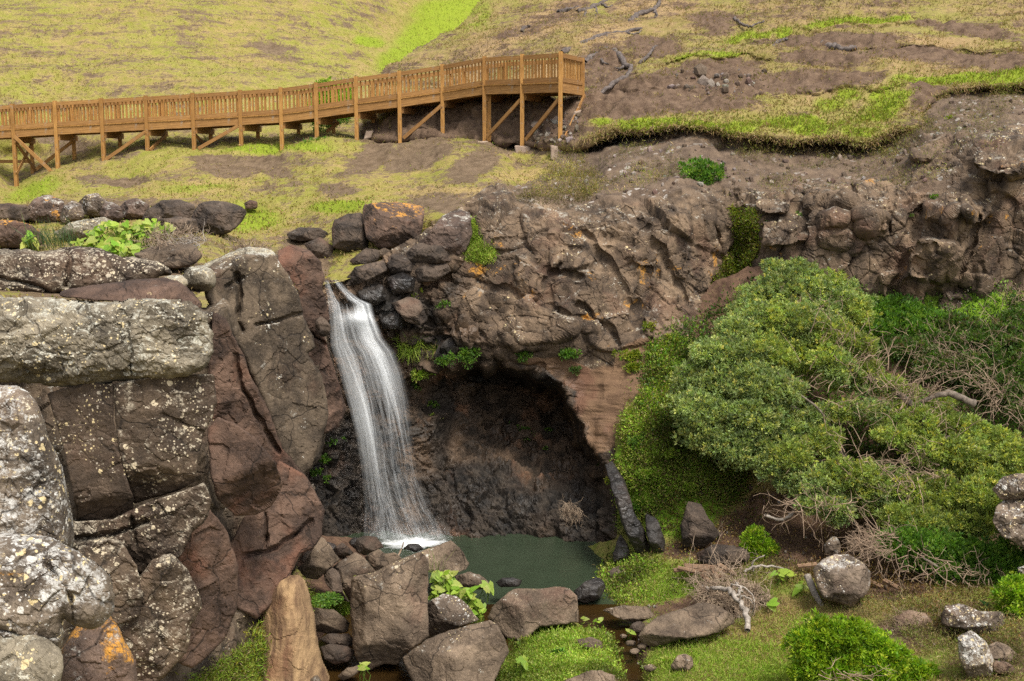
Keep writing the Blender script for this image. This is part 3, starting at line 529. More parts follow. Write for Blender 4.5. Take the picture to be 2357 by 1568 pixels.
fl_c = [(1640,670,32.6),(1560,780,31.4),(1500,880,30.6),(1440,1000,29.5),(1450,1100,29.1),(1480,1200,28.6),Z(1530,1275,.6),(1750,635,32.9),(1800,760,31.4),(2000,718,32.3),(2200,740,31.9),(2357,695,32),(2800,690,31),
 (1700,900,29.8),(1700,1050,28.7),(1700,1200,27.9),(1900,900,29.6),(2100,900,29.6),(2357,900,28.6),(2357,1100,26.9),(2000,1100,28.1),(2000,1250,27),(2200,1250,26),(2357,1300,25),(2800,1200,24.5),
 Z(1450,1325,.15),Z(1600,1330,.35),Z(1800,1330,.7),Z(2000,1400,.75),Z(2200,1420,.85),Z(2357,1450,1.05),Z(1500,1420,.22),Z(1700,1450,.3),Z(1900,1500,.42),Z(1300,1500,.3),Z(1210,1560,.2),Z(1400,1540,.2),Z(1550,1560,.3),Z(2000,1568,.5),Z(2357,1568,.95),Z(1300,1750,.2),Z(2000,1750,.5),Z(2700,1750,1.2),
 Z(1100,1300,-.6),Z(1300,1290,-.4),Z(1000,1450,-.5),Z(1120,1450,-.4),Z(850,1400,-.4),Z(900,1560,-.6),Z(700,1480,.1),Z(1370,1310,-.15),Z(740,1390,.35),Z(690,1320,.5),Z(600,1500,.6),Z(760,1570,-.4),Z(900,1750,-.5),Z(560,1750,.5),Z(1150,1400,-.4),Z(800,1255,.35),Z(730,1260,.6),Z(850,1250,.1),Z(760,1300,.4)]
fl_f = tps(fl_c)
brook = np.array([(1335,1385),(1375,1410),(1425,1432),(1442,1470),(1440,1510),(1462,1568),(1475,1640)], float)
def fl_post(u, v, Y):
    d, _, _ = pdist(u, v, brook, False); t = np.exp(-(d/30)**2); return np.where(v > 1360, Y+(Yz(np.maximum(v, 500), -.14)-Y)*np.clip(t*1.35, 0, 1), Y)
soil_f = [(1690,650,90,60,0,1.6),(770,1270,110,40,0,2),(1440,1500,60,90,10,1.2),(1370,1500,60,30,0,.9),(1600,1400,120,40,0,.9),(1690,1210,90,60,10,.7),(1790,1200,90,80,0,1.0),(1900,1230,160,80,0,1.3),(2050,1330,120,50,0,.9),(2150,1440,120,50,0,.8),(2100,900,300,160,20,1.2),(1560,760,60,90,40,.9),(1470,880,40,60,0,1),(740,1450,60,120,0,.8),(2300,1500,120,80,0,.7),(1660,1260,150,30,0,1.),(2350,1000,120,300,0,1.2),(1620,720,60,70,0,.8),(1380,1390,50,20,30,1)]
lush_f = [(1500,1050,90,120,10,1.2),(1560,1160,110,80,0,1.2),(1530,860,70,120,20,1.1),(1500,1340,120,50,0,1.2),(1240,1500,130,70,0,1.1),(1560,1530,90,50,0,.7),(745,1395,60,30,10,1.2),(2000,760,240,80,10,1.),(1680,1520,170,60,0,1.1),(1850,1450,120,40,0,.7),(1620,1120,90,90,0,.9),(2200,720,200,60,0,.8)]
dry_f = [(1750,1480,180,60,0,.8),(1850,1420,140,40,0,.9),(1370,1470,60,30,0,.7),(2080,1400,120,40,0,.7),(1650,1540,120,40,0,.5),(1800,1150,160,100,0,.9)]
def fl_d(u, v, V, N):
    up = sst(V[:, 2], .8, 2.5); return .05*fbm(V*1.1, 4, 12)+.03*fbm(V*4, 3, 13)+up*(.22*fbm(V*.8, 4, 14)+.10*facet(V, .7, 15, crack=.2))
def fl_a(u, v, V, N): return np.stack([blobs(u, v, soil_f), blobs(u, v, lush_f), blobs(u, v, dry_f)], 1)
fl_poly = [(1400,1030),(1440,930),(1490,820),(1560,735),(1640,650),(1750,620),(1900,680),(2357,668),(2850,665),(2850,1800),(540,1800),(540,1400),(660,1280),(740,1230),(1000,1262),(1180,1270),(1330,1268),(1420,1240),(1420,1120)]
floor = sheet('ground', fl_poly, 3.6, fl_f, post=fl_post, disp=fl_d, mat=m_floor, attr=fl_a)

lc_c = [(-200,700,18.2),(0,700,18.6),(250,700,18.6),(480,720,19.4),(560,640,22.8),(640,620,25.2),(720,660,28.7),(760,760,30.2),(-200,1000,16.6),(100,1000,17),(300,1000,17.5),(480,1000,18.9),(560,1000,20.6),(640,1000,23),(700,1000,25.8),(780,950,29.2),(100,1300,15.5),(300,1300,16.6),(450,1300,17.9),(600,1300,19.8),(700,1250,22.6),(740,1200,24.8),(100,1568,14.6),(300,1568,15.8),(450,1568,17),(600,1568,18.6),(700,1420,20.6),(740,1568,19.6),(480,850,19.6),(560,830,21.4),(640,830,23.6),(720,830,27)]
lc_f = tps(lc_c)
def lc_d(u, v, V, N): return rockdisp(V, 1.3, .2, 105, (1, 1, .8), .4, .12)
lc_poly = [(-350,700),(470,705),(560,612),(640,590),(712,628),(742,722),(760,780),(788,900),(790,960),(752,1000),(738,1058),(704,1090),(738,1165),(735,1225),(695,1258),(675,1330),(700,1420),(752,1580),(752,1680),(-350,1680)]
lcliff = sheet('cliff', lc_poly, 3.0, lambda u, v: lc_f(u, v)+2.2-1.5*sst(u, 690, 745), disp=lc_d, mat=m_butt, rim=(40, 2.0), smooth=False)

def rect_sheet(name, x0, x1, y0, y1, z, mat, n=2):
    xs = np.linspace(x0, x1, n); ys = np.linspace(y0, y1, n); X, Y = np.meshgrid(xs, ys); V = np.stack([X.ravel(), Y.ravel(), np.full(X.size, z)], 1)
    i = np.arange(n*n).reshape(n, n); Q = np.stack([i[:-1, :-1], i[:-1, 1:], i[1:, 1:], i[1:, :-1]], -1).reshape(-1, 4)
    return obj(name, mesh(name, V, Q, mat), kind='structure')
rect_sheet('pool_water', -6.5, 3.2, 25.35, 32.5, 0., m_pool); rect_sheet('brook_water', -6.5, 3.6, 18, 25.35, 0., m_brook)
# far ground under everything, out to the horizon
rect_sheet('ground', -300, 300, -60, 420, -2.5, m_hill)
# ------------------------------------------------------------ rocks: closed bodies, flat faces cut by planes, then fractured and weathered
def rock(name, outline, Y, label, cat, mat, planes=None, tf=.32, seed=0, step=3.0, rim=.16, L=.5, amp=.05, stretch=(1, 1, 1), crack=.4, group=None, grooves=(), tilt=0., back=.55, top=None, sharp=1., smooth=1, jit=1.6, rgh=.35):
    r_ = np.random.default_rng(seed+100)
    ol = chaikin(outline, smooth)
    c = np.cumsum(np.r_[0, np.hypot(*np.diff(np.vstack([ol, ol[:1]]), axis=0).T)])           # roughen the outline
    s = np.linspace(0, c[-1], max(24, int(c[-1]/6)), endpoint=False); q = np.vstack([ol, ol[:1]]); ol = np.stack([np.interp(s, c, q[:, 0]), np.interp(s, c, q[:, 1])], 1)
    ol = ol+jit*np.stack([vnoise(np.stack([ol[:, 0]/14, ol[:, 1]/14, ol[:, 0]*0+seed], 1), 3), vnoise(np.stack([ol[:, 0]/14, ol[:, 1]/14, ol[:, 0]*0+seed+50.5], 1), 4)], 1)
    u0, v0 = ol.min(0); u1, v1 = ol.max(0); wpx, hpx = u1-u0, v1-v0; uc, vc = (u0+u1)/2, (v0+v1)/2
    u, v, d, Q = polygrid(ol, step); R = min(wpx, hpx*1.3)*Y/F                               # size in metres
    if planes is None:
        j = lambda a: r_.uniform(-a, a)
        vt = v0+tf*hpx; Yf = Y-.32*R
        planes = [(uc, vt, Yf, j(.25), -.38+j(.12), .9), (uc, vt, Yf, .12+j(.2), -.95, .22+j(.15)),
                  (u0+wpx*(.24+j(.08)), vc, Yf, -.75, -.62, .2+j(.2)), (u0+wpx*(.78+j(.08)), vc, Yf, .78, -.6, .12+j(.2)), (uc, v0+.8*hpx, Yf, j(.2), -.8, -.6)]
    a, b = (u-1178.5)/F, (784-v)/F; D = np.stack([a, CP+b*SP, -SP+b*CP], 1); O = np.array([0, 0, CAM_H])
    k = max(.012, .035*R/sharp); T = []
    for pu, pv, pY, nx, ny, nz in planes:
        n = np.array([nx, ny, nz], float); n /= np.linalg.norm(n); p0 = P(pu, pv, pY); den = D@n
        t = np.where(den < -.03, ((p0-O)@n)/np.minimum(den, -.03), 0); T.append(t*D[:, 1])
    T = np.array(T); mx = T.max(0); Yv = mx+k*np.log(np.exp((T-mx)/k).sum(0)); Yv = np.minimum(Yv, Y+1.2*R)
    rp = max(4., rim*min(wpx, hpx)); t = np.clip(d/rp, 0, 1); Yv = Yv+(rp*Y/F)*.95*(1-np.sqrt(np.clip(1-(1-t)**2, 0, 1)))
    for gl, gw, gd in grooves:
        wu = u+5*vnoise(np.stack([u/20., v/20., u*0], 1), 63); dd, _, _ = pdist(wu, v, np.array(gl, float), False); Yv = Yv+gd*np.exp(-(dd/gw)**2)
    Vf = P(u, v, Yv); Nf = vnorm(Vf, Q); ed = np.clip(d/(rp*.8), .25, 1)
    Vf = Vf+Nf*(rockdisp(Vf+seed*13.7, L, amp, 7+seed % 5, stretch, crack, rgh)*ed)[:, None]
    # the far side, from the rim round the back
    Yb = Yv.max()+back*R*np.sqrt(np.clip(1-(1-np.clip(d/(.45*min(wpx, hpx)), 0, 1))**2, 0, 1))
    Vb = P(u, v, Yb); inn = d > 1e-6; mp = np.arange(len(u)); mp[inn] = len(u)+np.arange(inn.sum())
    Vf = relax(Vf, Q, d > 1e-6); V = np.concatenate([Vf, Vb[inn]]); Qb = mp[Q][:, ::-1]; keep = (mp[Q] >= len(u)).any(1)
    me = mesh(name, V, [Q, Qb[keep]], mat, None, False)
    o = obj(name, me, None, label, cat, group)
    o.data['front'] = len(u); ROCKS[label] = (u, v, Vf, vnorm(Vf, Q), Q); return o
ROCKS = {}
RO = 'rock_outcrop'; BO = 'boulder'; G1 = 'rock buttresses of the near cliff'; G2 = 'boulders along the edge of the grass'; G3 = 'boulders heaped above the falls'; G4 = 'fallen boulders round the pool'; G5 = 'rocks on the gully floor'
S = lambda *a: [tuple(x) for x in a]
# --- near cliff, from the far masses to the nearest
rock(RO, [(640,575),(670,563),(712,575),(738,602),(748,640),(742,668),(752,700),(757,735),(745,765),(770,850),(797,940),(780,985),(745,1000),(700,900),(660,740),(640,640)], 28.6, 'dark red brown rock wall at the left edge of the falling water', 'rock', m_red, rgh=.3, sharp=2.5, planes=[(690,600,28.2,.15,-.5,.85),(720,700,28.4,.62,-.78,.05),(680,800,27.2,.3,-.95,.1),(760,900,28.6,.8,-.6,-.1)], smooth=0, seed=1, L=.9, amp=.105, rim=0.050, group=G1, grooves=[([(700,870),(722,900),(735,950)],4,.3),([(650,760),(720,770),(760,800)],3,.25)])
rock(RO, [(735,725),(752,735),(762,752),(758,772),(738,778),(722,750)], 27.9, 'small dark wedge of rock jutting into the falling water', 'rock', m_bdark, seed=2, L=.5, amp=.06, group=G1, step=2.5)
rock(RO, [(458,640),(490,604),(540,588),(600,583),(636,588),(650,612),(668,640),(690,682),(700,735),(722,775),(726,800),(708,815),(738,860),(752,905),(756,965),(738,1020),(712,1082),(690,1100),(650,1040),(620,960),(565,830),(520,745),(480,700)], 24.2, 'tall brown buttress with a pale lichen rim beside the falls', 'rock', m_butt, rgh=.28, sharp=2.2, planes=[(560,612,23.4,-.1,-.42,.9),(600,632,23.3,.1,-.55,.8),(590,800,22.8,.12,-.98,.16),(540,700,22.7,-.45,-.85,.2),(690,850,24.1,.62,-.75,.12),(650,1000,23.2,.2,-.8,-.45)], smooth=0, seed=3, L=1.3, amp=.10, rim=0.035, group=G1, grooves=[([(547,630),(550,700),(545,740),(560,760)],4,.35),([(590,748),(640,738),(700,720)],3,.25),([(560,640),(520,660)],3,.2)], step=2.8)
rock(RO, [(415,640),(430,615),(470,608),(492,622),(500,655),(480,672),(440,668)], 22.6, 'pale rounded lichen knob on top of the brown buttress', 'rock', m_grey, seed=4, L=.6, amp=.07, rim=.4, group=G1)
rock(RO, [(345,655),(380,636),(420,632),(436,650),(420,668),(370,672)], 22.0, 'low pale lichen rock left of the rounded knob', 'rock', m_grey, seed=5, L=.6, amp=.06, rim=.35, group=G1)
rock(RO, [(490,715),(520,735),(565,825),(575,860),(620,945),(650,1030),(702,1092),(735,1150),(747,1180),(730,1215),(690,1200),(640,1150),(560,1020),(500,960),(470,1000),(480,860)], 21.6, 'long reddish brown rock ramp between two buttresses', 'rock', m_red, rgh=.3, sharp=2.5, planes=[(540,850,20.9,.55,-.8,.25),(600,1000,21.2,.45,-.86,.25),(510,800,20.3,.2,-.95,.2),(680,1120,22.6,.6,-.75,-.1)], smooth=0, seed=6, L=1., amp=.105, rim=0.040, group=G1, grooves=[([(540,820),(560,900),(640,1040)],4,.2)])
rock(RO, [(478,985),(500,960),(540,975),(590,1010),(634,1065),(652,1115),(628,1165),(590,1186),(540,1188),(500,1150),(482,1080)], 20.2, 'dark maroon slab with an orange rusty corner in the near cliff', 'rock', m_red, rgh=.3, sharp=2.5, planes=[(560,1080,19.4,.35,-.9,.22),(510,1040,19.2,-.1,-.9,.4),(600,1150,19.9,.5,-.7,-.45)], smooth=0, seed=7, L=1.3, amp=.105, rim=0.030, group=G1)
rock(RO, [(640,1060),(700,1090),(730,1140),(747,1172),(742,1232),(725,1260),(690,1275),(650,1370),(590,1425),(545,1400),(520,1270),(560,1190),(610,1160)], 21.9, 'broad brown cliff foot ending in a point above the pool boulders', 'rock', m_red, rgh=.3, sharp=2.5, planes=[(640,1250,20.9,.5,-.84,.2),(600,1330,20.5,.4,-.85,-.3),(700,1180,21.9,.6,-.75,.25),(560,1300,20.0,.2,-.95,0)], smooth=0, seed=8, L=1., amp=.105, rim=0.035, group=G1, grooves=[([(560,1280),(620,1270),(720,1200)],3.5,.3),([(610,1180),(612,1260)],3,.25)])
rock(RO, [(400,1215),(430,1180),(480,1170),(520,1215),(545,1290),(550,1360),(545,1400),(520,1470),(470,1520),(440,1540),(400,1520),(420,1400),(410,1300)], 18.6, 'dark smooth rock bulge with a rusty right edge low in the near cliff', 'rock', m_red, rgh=.3, sharp=2.5, planes=[(480,1320,17.9,.3,-.93,.12),(440,1250,17.7,-.1,-.9,.35),(520,1350,18.3,.7,-.7,0)], smooth=0, seed=9, L=.9, amp=.105, rim=0.060, group=G1)
rock(RO, [(-330,690),(80,682),(180,692),(260,696),(330,684),(400,688),(448,698),(478,735),(490,780),(489,826),(470,852),(420,866),(340,872),(250,884),(150,892),(60,880),(-330,862)], 17.3, 'huge grey lichen covered block forming the top of the near cliff', 'rock', m_grey, planes=[(200,712,16.7,0,-.45,.88),(300,740,16.5,.05,-.78,.6),(200,800,16.4,0,-.97,.2),(440,760,16.9,.5,-.8,.3),(300,860,16.6,.05,-.8,-.58)], seed=10, L=.75, amp=.19, rim=.10, jit=5, rgh=.45, group=G1, grooves=[([(282,715),(290,760),(297,800),(300,860)],4,.10)], step=2.6, stretch=(.8, .8, 1.2))
rock(RO, [(110,905),(200,880),(262,884),(262,960),(268,1010),(285,1080),(305,1140),(310,1185),(250,1212),(175,1205),(165,1120),(150,1050)], 17.2, 'dark brown block left of the deep vertical crack', 'rock', m_dark, rgh=.1, sharp=2.5, planes=[(200,1000,16.6,-.05,-.99,.08),(210,1170,16.7,0,-.75,-.6)], smooth=0, seed=11, L=1.0, amp=.09, rim=0.025, group=G1, step=2.6)
rock(RO, [(262,884),(340,868),(430,862),(492,862),(500,925),(488,960),(470,1000),(458,1060),(448,1110),(410,1130),(340,1150),(308,1160),(285,1080),(268,1010)], 17.3, 'brown block dotted with cream lichen right of the deep vertical crack', 'rock', m_spot, rgh=.22, sharp=2.2, planes=[(360,1000,16.6,.1,-.99,.1),(450,950,16.9,.5,-.85,.1),(380,1110,16.8,.1,-.75,-.6)], smooth=0, seed=12, L=1.0, amp=.1, rim=0.030, group=G1, step=2.6)
rock(RO, [(165,1200),(260,1195),(330,1160),(420,1130),(470,1110),(488,1150),(480,1190),(440,1230),(420,1270),(380,1310),(300,1330),(220,1300),(170,1260)], 17.1, 'lichen spotted block under the horizontal crack of the near cliff', 'rock', m_spot, rgh=.22, sharp=2.2, planes=[(330,1220,16.3,.1,-.97,.2),(420,1180,16.6,.45,-.86,.1),(330,1280,16.4,.1,-.8,-.5)], smooth=0, seed=13, L=.7, amp=.13, rim=0.040, group=G1, grooves=[([(180,1240),(260,1230),(340,1200)],4,.25),([(300,1190),(310,1260)],4,.2)])
rock(RO, [(180,1260),(250,1240),(280,1245),(315,1300),(330,1370),(320,1420),(270,1440),(225,1400),(180,1330)], 16.4, 'pale edged block of rock with a dark lower face behind the white corner boulder', 'rock', m_spot, rgh=.22, sharp=2.2, planes=[(260,1290,15.7,.3,-.8,.5),(280,1370,15.6,.4,-.9,.1)], smooth=0, seed=14, L=.6, amp=.11, rim=0.050, group=G1)
rock(RO, [(305,1350),(350,1290),(395,1275),(430,1310),(462,1370),(466,1400),(440,1440),(430,1500),(380,1560),(330,1600),(240,1600),(250,1480)], 16.6, 'rounded spotted buttress at the foot of the near cliff', 'rock', m_spot, rgh=.22, sharp=2.2, planes=[(370,1400,15.9,.2,-.95,.2),(430,1380,16.2,.6,-.78,.1),(340,1520,15.8,.1,-.9,-.2)], smooth=0, seed=15, L=.8, amp=.13, rim=0.080, group=G1)
rock(RO, [(612,1345),(650,1325),(700,1322),(722,1400),(735,1500),(760,1560),(800,1640),(540,1640),(572,1550),(596,1450)], 21.2, 'striped tan sandstone column with slanting bands at the bottom edge', 'rock', m_tan, planes=[(680,1450,20.7,.3,-.94,.15),(620,1560,20.3,-.3,-.85,.4),(730,1540,20.9,.8,-.6,.1)], seed=16, L=1.2, amp=.07, rim=.3, group=G1, crack=0., rgh=.5)
rock(RO, [(-330,880),(30,884),(70,905),(100,955),(112,1010),(140,1060),(155,1120),(168,1190),(172,1262),(130,1290),(60,1270),(-330,1250)], 12.4, 'tall white lichen rock at the left edge of the photograph', 'rock', m_white, planes=[(40,930,11.9,.15,-.62,.76),(60,1050,11.7,.3,-.92,.25),(140,1150,12.0,.75,-.65,.1),(0,1150,11.6,0,-.95,.3)], seed=17, L=.6, amp=.1, rim=.16, group=G1, step=2.6, stretch=(1.2, 1.2, .6))
rock(RO, [(-330,1225),(40,1228),(110,1232),(165,1262),(215,1290),(255,1318),(264,1360),(262,1410),(235,1440),(212,1450),(170,1440),(140,1420),(150,1480),(120,1540),(-330,1560)], 11.4, 'white and yellow lichen boulder in the bottom left corner', 'boulder', m_white, planes=[(90,1270,10.9,.1,-.6,.8),(100,1400,10.6,.1,-.92,.38),(220,1380,10.9,.65,-.72,.2),(80,1520,10.8,.1,-.8,-.55)], seed=18, L=.55, amp=.1, rim=.14, group=G1, step=2.6, grooves=[([(110,1300),(150,1350),(168,1400),(170,1445)],4,.09),([(0,1450),(60,1465),(130,1490)],3,.06)])
rock(RO, [(-330,1440),(60,1450),(130,1480),(150,1520),(130,1640),(-330,1640)], 10.9, 'grey rock with a pale lower face at the very bottom left', 'rock', m_grey, planes=[(40,1480,10.5,0,-.7,.7),(40,1560,10.3,.05,-.98,.1)], seed=19, L=.5, amp=.08, rim=.14, group=G1)
rock(RO, [(140,1500),(170,1440),(240,1400),(272,1440),(292,1485),(318,1530),(310,1640),(120,1640)], 13.2, 'brown rock with a bright orange lichen patch by the bottom edge', 'rock', m_borg, planes=[(220,1460,12.8,.2,-.7,.65),(230,1550,12.5,.2,-.97,.1),(290,1540,12.8,.7,-.7,.1)], seed=20, L=.6, amp=.09, rim=.16, group=G1)
# --- shelf behind the near cliff
rock(RO, [(-330,570),(60,572),(100,580),(160,566),(220,568),(270,588),(300,600),(350,598),(385,612),(370,640),(300,660),(200,668),(100,676),(-330,672)], 22.5, 'low dark brown rock shelf with pale lichen along its top', 'rock', m_spot, planes=[(160,590,21.6,0,-.4,.9),(160,625,21.4,.05,-.85,.5)], seed=21, L=.7, amp=.14, rim=.3, group='low rocks of the shelf', grooves=[([(160,575),(158,620),(150,660)],4,.25),([(0,640),(90,660),(110,672)],4,.2)])
rock(RO, [(262,598),(300,590),(350,598),(392,616),(396,634),(350,640),(290,636),(265,620)], 22.9, 'small lichen dotted hump behind the dark rock shelf', 'rock', m_spot, seed=22, L=.5, amp=.08, rim=.4, group='low rocks of the shelf')
rock(RO, [(300,585),(335,572),(400,555),(450,565),(470,590),(450,610),(400,620),(330,608)], 25.6, 'flat pale slab below the heap of dry stalks', 'rock', m_slab, planes=[(380,575,25,0,-.3,.95),(380,600,24.8,.1,-.85,.4)], seed=23, L=.7, amp=.1, rim=.25, group='low rocks of the shelf')
rock(RO, [(150,665),(230,655),(320,640),(400,640),(440,668),(470,700),(450,722),(330,700),(200,690),(130,682)], 19.8, 'smooth red brown rock hollow behind the huge grey block', 'rock', m_red, planes=[(300,670,19.2,0,-.3,.95),(420,690,19.2,.5,-.5,.6)], seed=24, L=.6, amp=.1, rim=.3, group='low rocks of the shelf')
rock(RO, [(460,612),(520,585),(560,568),(630,572),(640,600),(600,612),(520,618),(480,625)], 25.2, 'pale lichen cap stone along the rim of the tall buttress', 'rock', m_grey, planes=[(560,590,24.3,0,-.35,.93),(560,605,24.2,.1,-.85,.4)], seed=25, L=.6, amp=.1, rim=.3, group='low rocks of the shelf')
rock(BO, [(-200,508),(30,506),(62,513),(88,528),(106,550),(100,566),(40,572),(-200,570)], 28.5, 'reddish boulder with a pale broken face at the left edge', 'boulder', m_bor, seed=26, L=.6, amp=.08, group=G2)
# --- row of boulders at the foot of the grass
row = [([(-40,478),(20,470),(66,480),(76,498),(40,510),(-40,508)],38,m_bdark,'long low dark boulder at the left end of the row'),
 ([(66,482),(84,458),(112,450),(140,464),(146,492),(128,510),(92,512),(64,502)],37,m_borg,'brown boulder splashed with orange and white lichen'),
 ([(138,505),(148,478),(168,463),(186,474),(192,500),(165,518)],36.5,m_blich,'upright boulder with one grey lichen flank'),
 ([(184,472),(200,452),(226,446),(240,462),(262,474),(264,490),(224,498),(190,492)],37.4,m_blich,'dark boulder with a white lichen nose and a low tail'),
 ([(130,535),(165,515),(232,502),(256,515),(215,540),(160,555)],34,m_grey,'low grey lichen rock in front of the row'),
 ([(230,492),(240,472),(258,466),(278,480),(282,502),(252,514)],36,m_borg,'pale grey boulder with an orange lichen right side'),
 ([(278,480),(292,464),(312,459),(338,474),(336,494),(304,504),(282,502)],36.4,m_borg,'small brown boulder with orange and white lichen on its crown'),
 ([(332,500),(342,482),(362,474),(384,486),(380,508),(345,514)],36.2,m_bdark,'small dark brown boulder below the big flat one'),
 ([(352,482),(378,464),(412,462),(440,474),(450,496),(430,512),(388,506)],36.8,m_bdark,'flat dark boulder next to the round one'),
 ([(366,508),(410,502),(446,508),(452,528),(420,540),(372,530)],35.6,m_bdark,'dark boulder wedged under the flat one'),
 ([(451,492),(468,467),(508,463),(545,476),(561,490),(545,515),(520,538),(488,542),(460,530),(448,512)],35.6,m_bdark,'big round black brown boulder standing alone on the grass'),
 ([(562,470),(574,462),(590,467),(590,478),(566,481)],40,m_bdark,'little dark stone in the grass above the round boulder')]
def rest(f, ol, Y, m=2.5):
    """bring a boulder forward until its foot stands on the ground it is seen against"""
    q = np.array(ol, float); vb = q[:, 1].max(); g = float(f(np.array([q[:, 0].mean()]), np.array([vb-2.]))[0])-.1; return max(min(Y, g), Y-m)
row = [([(sum(p[0] for p in o)/len(o)+1.16*(a-sum(p[0] for p in o)/len(o)), b+(3 if b > sum(p[1] for p in o)/len(o) else -3)) for a, b in o], *r_) for o, *r_ in row]
for i, (ol, Y, mt, lb) in enumerate(row): rock(BO, ol, rest(hill_f, ol, Y, 4.5), lb, 'boulder', mt, seed=30+i, L=.45, amp=.09, rim=.10, sharp=2.5, smooth=0 if i not in (2, 5, 10) else 1, group=G2, step=2.4, tf=.3)
# --- boulders above the falls
up = [([(660,537),(690,523),(738,525),(760,540),(742,553),(692,556),(664,551)],35,m_bdark,'flat dark slab by the stream at the grass edge'),
 ([(698,562),(735,545),(768,566),(764,596),(722,592)],33.9,m_bdark,'low brown rock in the stream bed'),
 ([(762,530),(770,506),(800,492),(834,489),(842,540),(848,572),(802,582),(766,570)],33.6,m_bdark,'dark boulder left of the orange topped one'),
 ([(834,498),(838,470),(878,465),(945,467),(976,476),(974,520),(960,560),(924,574),(872,572),(842,548)],33.2,m_bor,'big block with an orange lichen top above the falls'),
 ([(945,576),(990,530),(1020,496),(1058,482),(1082,490),(1088,540),(1072,578),(1040,602),(955,604)],32.6,m_borg,'wedge boulder with a pale ridge and rusty side above the falls'),
 ([(932,584),(955,562),(1010,552),(1036,572),(1042,600),(1000,608),(942,604)],32.1,m_bdark,'black rock with a white upper edge under the wedge boulder'),
 ([(805,602),(840,571),(882,577),(872,600),(822,618)],32.7,m_bdark,'flat brown stone in the heap above the falls'),
 ([(868,580),(886,570),(902,578),(892,594),(872,594)],32.6,m_slab,'small rusty stone in the heap above the falls'),
 ([(884,597),(920,579),(950,598),(948,624),(902,632)],32.0,m_bdark,'grey brown block above the dark wet rocks'),
 ([(784,652),(818,614),(884,598),(892,622),(852,644),(802,662)],31.6,m_bdark,'long sloping slab beside the lip of the falls'),
 ([(948,624),(985,606),(1030,604),(1038,626),(1000,648),(958,652)],31.9,m_bdark,'dark oval stone with an orange speck under the wedge boulder'),
 ([(886,640),(925,625),(956,640),(952,672),(905,680)],31.6,m_wet,'wet grey block below the heap'),
 ([(820,672),(845,655),(880,655),(895,690),(860,705),(832,700)],31.5,m_wet,'wet dark rock by the upper cascade'),
 ([(900,698),(938,682),(966,690),(986,735),(965,750),(930,738)],31.4,m_bdark,'angular brown block jutting from the wet rocks'),
 ([(870,715),(905,712),(930,735),(925,760),(880,758)],31.5,m_wet,'small wet ledge rock beside the water')]
for i, (ol, Y, mt, lb) in enumerate(up): rock(BO, ol, Y, lb, 'boulder', mt, seed=50+i, L=.6, amp=.08, rim=.06, rgh=.25, sharp=3, smooth=0, group=G3, step=2.5, tf=.34)
